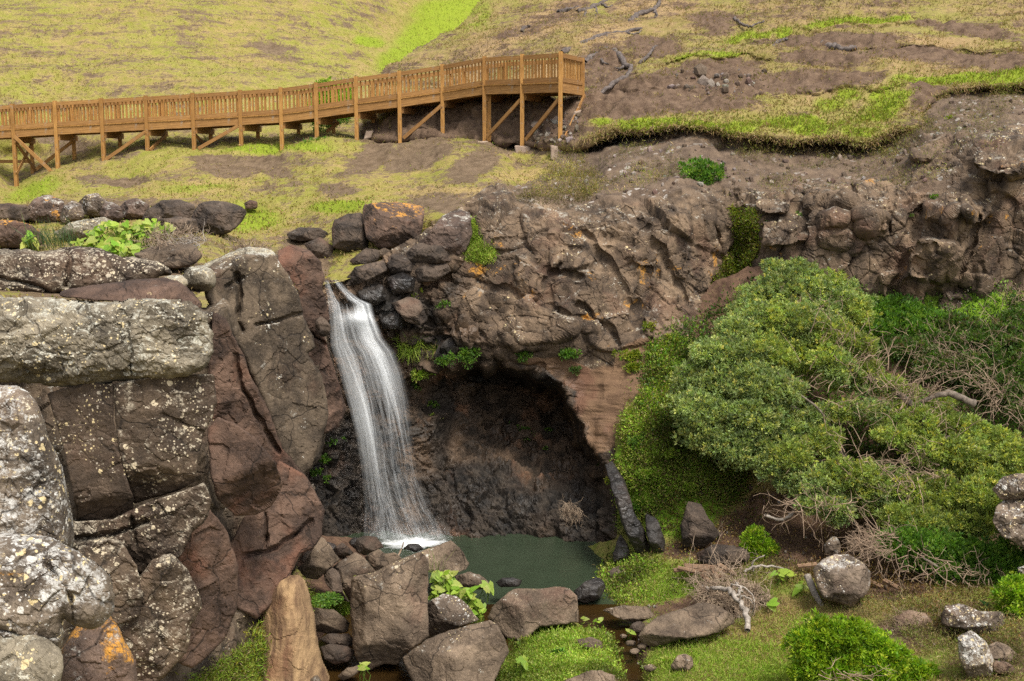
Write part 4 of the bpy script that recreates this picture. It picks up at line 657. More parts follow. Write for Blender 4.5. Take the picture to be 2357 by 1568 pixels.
# --- fallen boulders round the pool
pb = [([(735,1262),(752,1246),(772,1252),(778,1275),(750,1282)],27.6,m_wet,'wet black rock at the foot of the dark left wall',None),
 ([(690,1290),(706,1270),(728,1268),(738,1290),(715,1305)],26.5,m_bdark,'dark rock in the corner left of the pool',None),
 ([(800,1250),(815,1236),(832,1240),(830,1256),(810,1262)],28.6,m_wet,'wet stone at the left edge of the falling water',None),
 ([(925,1263),(940,1252),(964,1251),(976,1263),(958,1272)],26.6,m_wet,'small mossy stone at the edge of the foam',None),
 ([(816,1252),(823,1237),(838,1232),(866,1236),(886,1260),(868,1266),(838,1280),(820,1272)],27.4,m_bdark,'dark block right under the waterfall',None),
 ([(768,1262),(787,1247),(804,1260),(816,1272),(804,1280),(772,1280)],27.4,m_bdark,'small pointed dark rock left of the block under the falls',None),
 ([(683,1307),(700,1296),(739,1233),(757,1251),(783,1288),(761,1306),(733,1334),(704,1331)],24.2,m_slab,'leaning brown slab at the foot of the near cliff',None),
 ([(955,1280),(970,1268),(1040,1244),(1058,1260),(1080,1296),(1071,1311),(1051,1321),(988,1316)],26,m_boul,'brown wedge boulder standing in the pool',[(1010,1275,25.6,-.2,-.45,.87),(1020,1298,25.5,.1,-.9,.35),(1070,1285,25.7,.8,-.55,.1)]),
 ([(837,1282),(871,1263),(886,1275),(908,1271),(927,1286),(902,1300),(865,1316)],25.4,m_slab,'split brown rock behind the big upright boulder',None),
 ([(765,1305),(820,1270),(841,1285),(866,1316),(812,1326),(808,1388),(787,1356)],24.4,m_slab,'square brown block left of the big upright boulder',None),
 ([(745,1320),(763,1301),(782,1318),(791,1362),(806,1388),(776,1376),(748,1342)],23.9,m_bdark,'dark shadowed rock between the brown slabs',None),
 ([(1047,1325),(1079,1316),(1108,1324),(1128,1344),(1119,1356),(1094,1358),(1055,1348)],25,m_boul,'flat pale rock awash at the pool edge',None),
 ([(1140,1340),(1155,1330),(1180,1329),(1203,1336),(1195,1350),(1150,1352)],25.2,m_wet,'low mossy stone just breaking the pool surface',None),
 ([(1396,1322),(1409,1308),(1429,1302),(1452,1309),(1442,1330),(1437,1348),(1410,1345)],27,m_bdark,'dark angular rock at the right end of the pool',None),
 ([(1321,1360),(1347,1338),(1372,1328),(1386,1334),(1395,1352),(1381,1376),(1352,1390),(1326,1382)],25.4,m_wet,'dark mossy boulder where the brook leaves the pool',None),
 ([(1122,1422),(1137,1392),(1168,1364),(1184,1354),(1237,1356),(1284,1350),(1312,1356),(1328,1372),(1332,1432),(1293,1438),(1243,1442),(1205,1478),(1164,1468),(1130,1430)],24,m_boul,'broad flat topped tan boulder beside the pool',[(1220,1385,23.4,-.05,-.3,.95),(1180,1440,23.3,-.5,-.82,.1),(1270,1410,23.4,.3,-.94,.1)]),
 ([(982,1390),(1000,1377),(1020,1367),(1052,1372),(1080,1397),(1104,1428),(1043,1447),(1000,1462),(984,1462)],23,m_blich,'grey spotted rock behind the big upright boulder',None),
 ([(715,1397),(770,1404),(792,1420),(806,1432),(802,1456),(761,1461),(722,1452)],22.6,m_slab,'uppermost of three slabs stacked left of the upright boulder',None),
 ([(733,1472),(756,1458),(804,1459),(814,1473),(809,1488),(756,1483)],22.1,m_bdark,'thin middle slab of the stack left of the upright boulder',None),
 ([(738,1488),(761,1481),(801,1487),(818,1501),(804,1522),(770,1531),(746,1517)],21.8,m_bdark,'lowest dark slab of the stack left of the upright boulder',None),
 ([(776,1557),(798,1538),(829,1530),(833,1542),(809,1560),(787,1568)],21.2,m_slab,'small slab lying at the bottom edge in dark water',None),
 ([(807,1338),(812,1327),(860,1316),(925,1285),(968,1269),(980,1282),(986,1296),(985,1378),(987,1465),(967,1480),(930,1508),(916,1532),(885,1528),(832,1550),(812,1490),(806,1392)],22.2,m_boul,'big upright boulder with a pale slanting top',[(900,1318,21.6,-.32,-.5,.8),(880,1350,21.5,-.05,-.86,.5),(880,1420,21.4,-.08,-.985,.12),(970,1390,21.7,.72,-.68,.1),(820,1430,21.6,-.75,-.65,.1),(900,1500,21.5,0,-.86,-.5)]),
 ([(926,1514),(981,1472),(1029,1453),(1127,1427),(1148,1441),(1162,1471),(1173,1502),(1152,1536),(1124,1600),(962,1600),(938,1546)],21.3,m_boul,'sharp ridged brown boulder in front of the upright one',[(1040,1480,20.8,-.15,-.42,.9),(1000,1540,20.6,-.35,-.92,.1),(1110,1510,20.7,.4,-.9,.2),(1160,1500,20.9,.8,-.58,.1)])]
for i, (ol, Y, mt, lb, pl) in enumerate(pb): rock(BO, ol, Y, lb, 'boulder', mt, planes=pl, seed=80+i, L=.6, amp=.05, rgh=.25, rim=.04, group=G4, step=2.2 if pl else 2.6, tf=.36, sharp=3, smooth=0)
# --- gully floor on the right
gf = [([(1386,1404),(1440,1393),(1490,1398),(1512,1421),(1454,1433),(1426,1425)],24.6,m_slab,'low brown ledge sloping into the brook'),
 ([(1468,1464),(1484,1440),(1511,1420),(1580,1398),(1615,1385),(1648,1393),(1688,1414),(1690,1436),(1654,1455),(1621,1466),(1566,1471),(1511,1490),(1480,1486)],24,m_slab,'broad low slab of brown rock in front of the driftwood'),
 ([(1447,1447),(1459,1433),(1476,1431),(1486,1440),(1471,1458),(1450,1456)],23.6,m_bdark,'round dark stone in the bend of the brook'),
 ([(1543,1534),(1557,1509),(1577,1504),(1592,1513),(1596,1531),(1581,1548),(1560,1549)],22,m_boul,'round brown stone alone on the lawn'),
 ([(1300,1566),(1345,1548),(1384,1544),(1415,1553),(1424,1600),(1300,1600)],21.2,m_boul,'low rounded rock at the bottom edge by the brook'),
 ([(1325,1474),(1360,1465),(1384,1475),(1387,1491),(1355,1497),(1336,1486)],23.1,m_slab,'flat brown stone sunk in the grass bank'),
 ([(1438,1478),(1452,1472),(1466,1476),(1464,1488),(1444,1489)],23.0,m_slab,'small brown stone lying in the brook'),
 ([(1466,1486),(1478,1480),(1490,1484),(1486,1495),(1470,1496)],22.8,m_slab,'small pale stone at the right bank of the brook'),
 ([(1448,1496),(1462,1491),(1474,1497),(1466,1506),(1452,1506)],22.7,m_slab,'flat stone at the narrow part of the brook'),
 ([(1424,1462),(1434,1458),(1446,1462),(1440,1470),(1428,1470)],23.4,m_boul,'little stone where the brook narrows'),
 ([(1480,1534),(1500,1528),(1512,1536),(1502,1546),(1484,1546)],22.0,m_boul,'small brown stone in the trampled bank beside the brook'),
 ([(1410,1272),(1428,1228),(1447,1256),(1456,1288),(1441,1302),(1412,1302)],28,m_wet,'narrow dark rib of rock at the right end of the pool'),
 ([(1392,1070),(1410,1060),(1440,1110),(1462,1180),(1484,1221),(1500,1270),(1496,1293),(1474,1294),(1454,1254),(1432,1207),(1415,1150)],28.7,m_wet,'long leaning rib of dark rock right of the cave'),
 ([(1486,1182),(1511,1192),(1530,1240),(1531,1270),(1506,1275),(1488,1233)],28.1,m_wet,'short leaning rib beside the long one'),
 ([(1566,1206),(1585,1154),(1613,1160),(1630,1193),(1661,1229),(1622,1262),(1572,1262)],27.8,m_bdark,'dark blocky rock half buried in the green slope'),
 ([(1602,1274),(1643,1253),(1693,1256),(1716,1298),(1703,1311),(1654,1305),(1608,1293)],26.9,m_bdark,'dark slab behind the heap of planks'),
 ([(1680,1262),(1712,1258),(1730,1282),(1714,1300),(1690,1290)],27.0,m_bdark,'small dark rock under the leafy sapling'),
 ([(1895,1250),(1920,1230),(1938,1252),(1932,1280),(1900,1280)],25.6,m_blich,'upright grey stone in the shade behind the big speckled boulder'),
 ([(1870,1312),(1889,1290),(1922,1275),(1957,1277),(1989,1296),(2005,1318),(2001,1360),(1976,1385),(1959,1402),(1931,1388),(1894,1379),(1880,1354)],24.4,m_blich,'big speckled grey boulder under the windswept tree'),
 ([(2166,1417),(2177,1394),(2210,1389),(2258,1408),(2305,1408),(2321,1425),(2308,1448),(2269,1463),(2225,1452),(2170,1438)],22.5,m_blich,'long lichened rock hung with dry grass'),
 ([(2203,1466),(2235,1450),(2268,1475),(2290,1522),(2284,1558),(2226,1562),(2208,1515)],21.2,m_white,'white blotched boulder behind the bright green bush'),
 ([(2273,1486),(2294,1476),(2317,1484),(2340,1503),(2336,1518),(2313,1527),(2281,1515)],21.8,m_boul,'smooth tan rock low in the right corner'),
 ([(2284,1520),(2313,1521),(2340,1538),(2342,1552),(2288,1553)],21.3,m_slab,'half hidden brown rock below the smooth tan one'),
 ([(2284,1198),(2294,1165),(2308,1151),(2400,1138),(2400,1285),(2344,1255),(2304,1233)],23.5,m_blich,'dark boulder with white crust at the right edge'),
 ([(2284,1126),(2307,1098),(2336,1092),(2400,1086),(2400,1147),(2300,1151)],23.8,m_blich,'grey boulder topping the pile at the right edge'),
 ([(2326,1314),(2400,1285),(2400,1335)],22.8,m_white,'sliver of white rock at the right edge behind the leaves'),
 ([(2060,1420),(2090,1405),(2130,1412),(2150,1432),(2110,1445),(2070,1440)],23.0,m_boul,'pale low stone behind the dry brush')]
for i, (ol, Y, mt, lb) in enumerate(gf): rock(BO, ol, rest(fl_f, ol, Y, 2.2), lb, 'boulder', mt, seed=120+i, L=.6 if 'edge' in lb else .5, amp=.13 if 'edge' in lb else .06, rim=.03 if 'edge' in lb else .07, group=G5, step=2.5, tf=.78 if ('low' in lb.split() or 'flat' in lb.split() or 'broad' in lb.split()) else .36, rgh=.12, sharp=2.5, smooth=0 if len(ol) > 5 else 1)
# ------------------------------------------------------------ boardwalk
from mathutils import Matrix
def put(o, M, parent=None):
    if parent is not None: o.parent = parent; M = WM[parent.name].inverted() @ M
    o.matrix_basis = M
    return o
WM = {}
def boxmesh(name, l, w_, h, mat, bev=.008):
    x, y, z = l/2, w_/2, h/2
    V = np.array([(sx*x, sy*y, sz*z) for sx in (-1, 1) for sy in (-1, 1) for sz in (-1, 1)], float)
    Q = np.array([(0, 1, 3, 2), (4, 6, 7, 5), (0, 4, 5, 1), (2, 3, 7, 6), (0, 2, 6, 4), (1, 5, 7, 3)])
    return mesh(name, V, Q, mat, smooth=False)
def beam(name, p0, p1, w_, h, mat, parent, label=None, kind=None, off=(0, 0, 0)):
    """a sawn timber from p0 to p1: w_ across, h deep"""
    p0, p1 = Vector(p0)+Vector(off), Vector(p1)+Vector(off); d = p1-p0; l = d.length; x = d/l
    up = Vector((0, 0, 1)) if abs(x.z) < .95 else Vector((0, 1, 0)); y = up.cross(x).normalized(); z = x.cross(y)
    M = Matrix((x, y, z)).transposed().to_4x4(); M.translation = (p0+p1)/2
    o = obj(name, boxmesh(name, l, w_, h, mat), None, label, kind=kind); put(o, M, parent); return o
fu = [28, 126, 233, 335, 443, 552, 646, 727, 819, 919, 1018, 1115, 1202, 1290.5]
ft = [241, 234, 228, 222, 216, 209, 203, 192, 178, 165, 150, 132, 127, 121]
fb = [438, 406, 373, 349, 345, 342.5, 348, 325, 339, 331, 315, 325, 334, 333]
fY = np.interp(fu, [28, 552, 1018, 1115, 1202, 1290.5], [50, 48, 46, 44.6, 43.1, 41.6])
fu = [-72]+fu; ft = [247]+ft; fb = [460]+fb; fY = np.r_[50.4, fY]
NP = len(fu); top = [Vector(P(u, v, Y)) for u, v, Y in zip(fu, ft, fY)]; foot = [Vector(P(u, v, Y)) for u, v, Y in zip(fu, fb, fY)]
for a, b in zip(top, foot): b.x, b.y = a.x, a.y
rear = []
for i in range(NP):
    k = i >= 12; Yr = fY[i]+(1.9 if k else 1.5); q = Vector(P(fu[i]+(50 if k else 40), 250, Yr)); rear.append(Vector((q.x, q.y, top[i].z)))
bw = bpy.data.objects.new('boardwalk', None); SC.collection.objects.link(bw); bw.location = foot[0]
bw['label'] = 'long raised wooden boardwalk with railings ending in a lookout platform'; bw['category'] = 'boardwalk'
WM['boardwalk'] = Matrix.Translation(foot[0])
def vpost(a, z0, z1, s=.14): beam('post', (a.x, a.y, z0), (a.x, a.y, z1), s, s, m_woodz_, bw)
m_woodz_ = woodmat('timber_upright', (.27, .13, .034), (.47, .255, .078), 0)
for i in range(NP): vpost(top[i], foot[i].z-(.4 if i < 12 else .05), top[i].z+.03); vpost(rear[i], foot[i].z-.3, top[i].z-.02, .13)
vpost(top[12]+Vector((.16, .1, 0)), foot[12].z-.3, top[12].z-1.3, .14)
def rails(a, b, lab=None, inset=0.):
    dz = lambda z: (Vector((a.x, a.y, a.z+z)), Vector((b.x, b.y, b.z+z)))
    p, q = dz(-.085); beam('top_rail', p, q, .05, .145, m_woodx, bw)
    p, q = dz(-.87); beam('bottom_rail', p, q, .05, .15, m_woodx, bw)
BAL = []
def balus(a, b, pitch=.165):
    d = b-a; n = max(3, int(round(Vector((d.x, d.y, 0)).length/pitch))); nrm = Vector((-d.y, d.x, 0)).normalized()*.05
    for k in range(1, n):
        t = (k+rng.uniform(-.12, .12))/n; p = a+d*t; BAL.append((p+nrm+Vector((0, 0, -.10)), p+nrm+Vector((0, 0, -.90)), (p.y, p.x)))
bays = [(top[i], top[i+1]) for i in range(NP-1)]+[(top[-1], rear[-1])]; rbays = [(rear[i], rear[i+1]) for i in range(NP-1)]
for a, b in bays: rails(a, b); balus(a, b)
nf = len(BAL)
for a, b in rbays: rails(a, b); balus(a, b)
front = BAL[:nf]; order = sorted(range(nf), key=lambda k: front[k][0].y)[:95]
rest = [front[k] for k in range(nf) if k not in set(order)]+BAL[nf:]
bm_ = boxmesh('baluster', .8, .052, .03, m_woodz_)
for k in order:
    p, q, _ = front[k]; o = obj('baluster', bm_); M = Matrix.Rotation(math.pi/2, 4, 'Y'); x = Vector((0, 0, 1))
    j = min(range(NP), key=lambda i: (top[i]-p).length); t = (top[min(j+1, NP-1)]-top[max(j-1, 0)]) if p.y < 44.6 or True else None
    if k >= nf-(len(front)-len(front)): t = rear[-1]-top[-1]
    e = rear[-1]-top[-1]; on_end = abs((Vector((p.x, p.y, 0))-Vector((top[-1].x, top[-1].y, 0))).cross(Vector((e.x, e.y, 0)).normalized()).z) < .12 and p.y > top[-1].y+.02
    t = e if on_end else t; y = Vector((t.x, t.y, 0)).normalized(); z = x.cross(y)
    M = Matrix((x, y, z)).transposed().to_4x4(); M.translation = (p+q)/2; put(o, M, bw)
V = []; Fq = []
for p, q, _ in rest:
    b0 = len(V)
    for z in (p.z, q.z):
        for dx, dy in ((-.026, -.015), (.026, -.015), (.026, .015), (-.026, .015)): V.append((p.x+dx, p.y+dy, z))
    Fq += [(b0, b0+1, b0+2, b0+3)]+[(b0+j, b0+4+j, b0+4+(j+1) % 4, b0+(j+1) % 4) for j in range(4)]
o = obj('baluster', mesh('balusters', V, np.array(Fq), woodmat('timber_baluster_far', (.28, .13, .03), (.48, .25, .075), 2), smooth=False), kind='stuff'); put(o, Matrix.Identity(4), bw)
for i in range(NP-1):
    a, b, c, d = top[i], top[i+1], rear[i+1], rear[i]; L = []
    n = max(6, int((b-a).length/.145)); V = []; Fq = []                                   # deck boards
    for k in range(n):
        t0, t1 = (k+.04)/n, (k+.96)/n; zz = rng.uniform(-.004, .004); b0 = len(V)
        for z in (-.955, -1.0):
            for t in (t0, t1):
                for s in (-.04, 1.04):
                    p = (a*(1-t)+b*t)*(1-s)+(d*(1-t)+c*t)*s; V.append((p.x, p.y, p.z+z+zz))
        Fq += [(b0, b0+2, b0+3, b0+1), (b0+4, b0+5, b0+7, b0+6), (b0, b0+1, b0+5, b0+4), (b0+2, b0+6, b0+7, b0+3), (b0, b0+4, b0+6, b0+2), (b0+1, b0+3, b0+7, b0+5)]
    put(obj('deck', mesh('deck', V, np.array(Fq), m_woodz_, smooth=False)), Matrix.Identity(4), bw)
    dn = Vector((0, 0, -1.145)); beam('side_beam', a+dn, b+dn, .06, .28, m_woodx, bw); beam('side_beam', d+dn, c+dn, .06, .28, m_woodx, bw)
    m1 = Vector((0, 0, -1.14)); beam('joist', (a+d)/2+m1, (b+c)/2+m1, .05, .2, m_woodx, bw)
    if 0 < i: beam('bearer', a+Vector((.1, 0, -1.40)), d+Vector((.1, .12, -1.40)), .07, .22, m_woodx, bw)
beam('side_beam', top[-1]+Vector((0, 0, -1.145)), rear[-1]+Vector((0, 0, -1.145)), .06, .28, m_woodx, bw)
def brace(u0, v0, u1, v1, Ya, Yb): beam('brace', P(u0, v0, Ya), P(u1, v1, Yb), .05, .13, m_woodx, bw)
ya = lambda u: float(np.interp(u, fu, fY))
for u0, v0, u1, v1, k in [(33,314,127,403,0),(243,368,334,304,0),(457,342,548,290,0),(929,318,1016,243,0),(1122,313,1198,230,0),(1210,322,1285,230,0)]: brace(u0, v0, u1, v1, ya(u0)-.08, ya(u1)-.08)
for u0, v0, u1, v1 in [(35,325,82,392),(38,400,72,335),(345,346,381,312),(447,308,471,333)]: brace(u0, v0, u1, v1, ya(u0)-.05, ya(u0)+1.45)
brace(84,390,172,322, 51.2, 51); brace(1298,322,1346,220, 41.5, 43.5); brace(-40,372,70,372, 51.5, 51.5); brace(752,303,780,282, 48.2, 48.6)
# concrete footings: blocks half buried in the slope
fo = [([(1184,335),(1222,334),(1223,360),(1216,369),(1188,367)],43.0,'chipped concrete footing block second from the end of the platform'),([(1267,334),(1317,334),(1318,352),(1302,369),(1272,371),(1267,366)],41.5,'broad broken concrete footing block under the end post of the platform'),
 ([(1097,325),(1124,325),(1124,334),(1098,334)],44.4,'thin concrete footing slab under the double post of the boardwalk'),([(901,332),(923,331),(922,341),(902,342)],46.1,'small concrete footing left of the slanting brace under the boardwalk'),
 ([(1322,256),(1350,250),(1346,285),(1318,316),(1300,314)],42.6,'leaning concrete pier behind the end post of the platform'),([(1222,285),(1242,278),(1236,312),(1214,318)],43.6,'leaning concrete pier in the dark gap below the platform'),([(940,284),(962,282),(948,314),(930,318)],47,'leaning concrete pier under the middle of the boardwalk'),([(842,302),(861,300),(854,318),(836,322)],47.2,'small leaning concrete pier near the bend of the boardwalk')]
for i, (ol, Y, lb) in enumerate(fo): rock('concrete_footing', ol, Y+.1, lb, 'footing', m_conc, planes=[(sum(p[0] for p in ol)/len(ol), min(p[1] for p in ol)+1, Y-.1, 0, -.05, 1), (sum(p[0] for p in ol)/len(ol), sum(p[1] for p in ol)/len(ol), Y-.12, .05, -1, .1)], seed=170+i, L=.4, amp=.012, rim=.05, crack=.1, group='concrete footings of the boardwalk', step=1.6, sharp=3, smooth=0, jit=.8)
# ------------------------------------------------------------ plants
class Acc:
    def __init__(s): s.V, s.Q, s.T, s.C, s.n = [], [], [], [], 0
    def add(s, V, C, Q=None, T=None):
        if Q is not None: s.Q.append(Q+s.n)
        if T is not None: s.T.append(T+s.n)
        s.V.append(V); s.C.append(C); s.n += len(V)
    def build(s, name, mat, smooth=False):
        V = np.concatenate(s.V); C = np.concatenate(s.C); f = []
        if s.Q: f.append(np.concatenate(s.Q))
        if s.T: f.append(np.concatenate(s.T))
        return mesh(name, V, f, mat, {'col': C}, smooth)
def unit(a): return a/(np.linalg.norm(a, axis=-1, keepdims=True)+1e-9)
def rdir(n): return unit(rng.normal(size=(n, 3)))
def cols(n, pal, wts=None, var=.22):
    pal = np.array(pal, float); k = rng.choice(len(pal), n, p=wts); c = pal[k]*(1+rng.uniform(-var, var, (n, 1)))*(1+rng.uniform(-.08, .08, (n, 3))); return np.clip(c, 0, 1)
def add_leaves(A, P0, D, L, W, C, fold=.25):
    n = len(P0); L = np.broadcast_to(L, n)[:, None]; W = np.broadcast_to(W, n)[:, None]; S_ = unit(np.cross(D, rdir(n))); N = np.cross(S_, D)
    m = P0+D*L*.45+N*L*fold*.5
    V = np.stack([P0, m+S_*W*.5, P0+D*L, m-S_*W*.5], 1).reshape(-1, 3); i = np.arange(n)[:, None]*4
    A.add(V, np.repeat(C, 4, 0), Q=i+np.array([0, 1, 2, 3]))
def add_hearts(A, P0, D, Nn, L, C):
    """broad heart shaped leaves on stalks"""
    n = len(P0); S_ = unit(np.cross(D, Nn)); L = np.broadcast_to(L, n)[:, None]
    pts = [(-.28, .18, .02), (0, 0, 0), (.3, .02, -.01), (.62, -.0, -.03)]
    out = [(0, 0, 0), (-.22, .26, .03), (.1, .42, .05), (.5, .3, .0), (1., 0, -.12), (.5, -.3, .0), (.1, -.42, .05), (-.22, -.26, .03)]
    V = np.stack([P0+D*L*a+S_*L*b+Nn*L*c for a, b, c in out], 1).reshape(-1, 3); i = np.arange(n)[:, None]*8
    T = np.concatenate([i+np.array([0, k, k+1]) for k in range(1, 7)])
    A.add(V, np.repeat(C, 8, 0), T=T)
def add_blades(A, P0, D, H, Wd, C, bend=.3):
    n = len(P0); H = np.broadcast_to(H, n)[:, None]; Wd = np.broadcast_to(Wd, n)[:, None]; S_ = unit(np.cross(D, rdir(n))); B = rdir(n)*bend
    tip = P0+unit(D+B)*H; mid = P0+D*H*.5
    V = np.stack([P0-S_*Wd*.5, P0+S_*Wd*.5, mid+S_*Wd*.38, mid-S_*Wd*.38, tip], 1).reshape(-1, 3); i = np.arange(n)[:, None]*5
    A.add(V, np.repeat(C, 5, 0), Q=i+np.array([0, 1, 2, 3]), T=i+np.array([3, 2, 4]))
def add_tube(A, pts, r0, r1, C=(1, 1, 1), ns=5, wob=0.):
    pts = np.asarray(pts, float); k = len(pts); t = np.gradient(pts, axis=0); t = unit(t); ref = np.array([.3, .2, .93]); s = unit(np.cross(t, ref)); b = np.cross(t, s)
    r = np.linspace(r0, r1, k)[:, None]*(1+wob*rng.uniform(-1, 1, (k, 1))); a = np.arange(ns)*2*math.pi/ns
    V = np.concatenate([pts+r*(math.cos(x)*s+math.sin(x)*b) for x in a]); idx = np.arange(k*ns).reshape(ns, k); j = np.roll(idx, -1, 0)
    Q = np.stack([idx[:, :-1], j[:, :-1], j[:, 1:], idx[:, 1:]], -1).reshape(-1, 4)
    A.add(V, np.tile(np.array(C, float), (len(V), 1)), Q=Q)
def curve(p, n=12, jit=0.):
    p = np.asarray(p, float); k = len(p); t = np.linspace(0, k-1, n); i = np.clip(t.astype(int), 0, k-2); f = (t-i)[:, None]
    g = lambda j: p[np.clip(j, 0, k-1)]; a, b, c, d = g(i-1), g(i), g(i+1), g(i+2)
    q = .5*((2*b)+(c-a)*f+(2*a-5*b+4*c-d)*f**2+(3*b-3*c+d-a)*f**3)
    return q+jit*rng.normal(size=q.shape)
def at(s, u, v):
    i = np.argmin((s.u-u)**2+(s.v-v)**2); return s.V[i], s.N[i]
def empty(name, loc, label, cat, group=None):
    o = bpy.data.objects.new(name, None); SC.collection.objects.link(o); o.location = loc; o['label'] = label; o['category'] = cat
    if group: o['group'] = group
    return o
def child(o, me, name):
    c = obj(name, me); c.parent = o; c.location = -Vector(o.location); return c
def clump_leaves(A, clumps, L, W, pal, wts=None, dens=.5, per=7, up=.55, squash=.85, var=.22):
    """leafy shoots spread through overlapping uneven lobes; clumps are (u, v, distance, radius in pixels[, squash])"""
    for cl in clumps:
        u, v, Y, r = cl[:4]; sq = cl[4] if len(cl) > 4 else squash; R = r*Y/F; c = P(u, v, Y)
        n = int(dens*math.pi*r*r*sq/9); d = rdir(n); d[:, 1] = np.where(rng.random(n) < .5, -np.abs(d[:, 1]), d[:, 1]); d = unit(d)
        lump = 1+.42*fbm(d*2.3+np.array([u, v, 3.])*.37, 3, 5)
        q = c+d*np.array([1.15, 1.15, sq])*(R*lump*rng.uniform(.55, 1.04, n)**.6)[:, None]
        base = np.repeat(q, per, 0); dd = np.repeat(d, per, 0); sp = unit(dd*.6+np.array([0, -.1, up])+rng.normal(size=dd.shape)*.62)
        base = base+sp*rng.uniform(0, .6, (len(base), 1))*L
        cc = np.repeat(cols(n, pal, wts, var)*(np.array([1.14, 1.13, .85]) if pal is OLV and u+rng.normal()*80 > 1930 else np.array([1.18, 1.18, 1.3]) if pal is OLV else 1.)*rng.uniform(.85, 1.15), per, 0)*(1+rng.uniform(-.15, .15, (n*per, 1)))
        add_leaves(A, base, sp, L*rng.uniform(.7, 1.15, len(base)), W*rng.uniform(.8, 1.2, len(base)), np.clip(cc, 0, 1))
def add_twigs(A, n, region, dirm, ln, r, Yf, spread=.5, C=(1, 1, 1)):
    """bare branching twigs: start points in a pixel region, growing along dirm with bends"""
    for _ in range(n):
        u, v = region(); p = P(u, v, Yf(u, v)); d = unit(np.array(dirm)+rng.normal(size=3)*spread); l = ln*rng.uniform(.5, 1.3); k = 5
        pts = [p]
        for j in range(k): d = unit(d+rng.normal(size=3)*.28); pts.append(pts[-1]+d*l/k)
        add_tube(A, pts, r*rng.uniform(.7, 1.3), r*.3, C, 3)
        for b in range(rng.integers(1, 4)):
            j = rng.integers(1, k); e = unit(pts[j+1]-pts[j]+rng.normal(size=3)*.6) if j < k else d; add_tube(A, [pts[j], pts[j]+e*l*.16, pts[j]+unit(e+rng.normal(size=3)*.4)*l*.36], r*.55, r*.22, C, 3)
def inell(cu, cv, ru, rv, rot=0):
    def f():
        a = rng.uniform(0, 2*math.pi); r = math.sqrt(rng.random()); x, y = r*ru*math.cos(a), r*rv*math.sin(a); t = math.radians(rot)
        return cu+x*math.cos(t)-y*math.sin(t), cv+x*math.sin(t)+y*math.cos(t)
    return f
# --- the windswept tree
OLV = [(.19,.25,.085),(.25,.32,.10),(.33,.37,.12),(.13,.175,.065),(.40,.41,.10)]; OLW = [.28,.3,.2,.14,.08]
def tY(u, v): return 29.6-(v-640)/620*4.3-(u-1850)/500*.5
def TC(*L): return [(u, v, tY(u, v), r, *(x,)) if x else (u, v, tY(u, v), r) for u, v, r, x in [(*l, None) if len(l) == 3 else l for l in L]]
main_cl = TC((1690,760,45),(1740,735,50),(1800,740,52),(1860,752,55),(1920,775,48),(1975,800,42),(1640,815,48),(1700,820,60),(1770,810,60),(1840,820,55),(1905,830,45),(1610,875,52),(1670,890,62),(1745,890,65),(1600,940,50),(1655,960,65),(1730,960,62),(1800,900,50),(1690,1020,58),(1620,1000,48),(1760,1030,55),(1835,985,48),(1820,1050,42),(1890,1010,40),
 (1770,1068,42),(1815,1095,40),(1865,1130,36),(1925,1180,30),(1930,850,40),(1985,855,36),(2050,890,34,.6),(2120,935,34,.6),(1940,945,42,.5),(2000,940,44,.5),(2060,945,42,.5),(1880,955,40,.6),(2110,975,46),(2170,975,44),(2230,990,44),(2290,1015,42),(2335,1050,44),(2270,1060,48),(2200,1045,46),(2130,1030,44),(2060,1000,40,.6),(2330,1100,38),(1990,890,30,.5),(2040,880,26,.5),(1930,880,30,.5),(2100,900,26,.5),(2170,925,28,.5))
low_cl = TC((1880,1110,45),(1930,1090,48),(1985,1105,50),(2040,1120,52),(2095,1140,52),(2150,1130,52),(2205,1150,52),(2255,1145,45),(2280,1110,40),(1860,1160,30),(1915,1165,38),(2060,1190,40),(2120,1200,48),(2190,1205,48),(2250,1200,42),(2000,1160,36))
top_cl = [(u, v, 30.3-(v-640)/200, r) for u, v, r in [(1790,655,42),(1840,632,38),(1750,690,42),(1815,690,50),(1870,670,46),(1905,655,34),(1935,690,44),(1960,720,40),(1900,725,46),(1840,735,46),(1720,715,34),(1780,615,20)]]
def tree(label, clumps, base, limbs, twig, L=.088, W=.036, pal=OLV, wts=OLW, dens=.95, group=None, name='windswept_tree', cat='tree', var=.25):
    o = empty(name, base, label, cat, group)
    A = Acc(); clump_leaves(A, clumps, L, W, pal, wts, dens, var=var); child(o, A.build('crown', m_leaf), 'crown')
    B = Acc()
    for pts, r0, r1 in limbs: add_tube(B, curve([P(*p) for p in pts], 14, .012), r0, r1, ns=7, wob=.12)
    if B.n: child(o, B.build('trunk', m_bark, True), 'trunk')
    if twig:
        C = Acc()
        for n, reg, dm, ln, r, Yf, sp in twig: add_twigs(C, n, reg, dm, ln, r, Yf, sp)
        child(o, C.build('bare_twigs', m_twig), 'twigs')
    return o
main_cl = [(c[0], c[1], c[2]+rng.uniform(-.35, .35), c[3]*rng.uniform(.76, 1.04), *c[4:]) for c in main_cl]; low_cl = [(c[0], c[1], c[2]+rng.uniform(-.3, .3), c[3]*rng.uniform(.8, 1.06), *c[4:]) for c in low_cl]
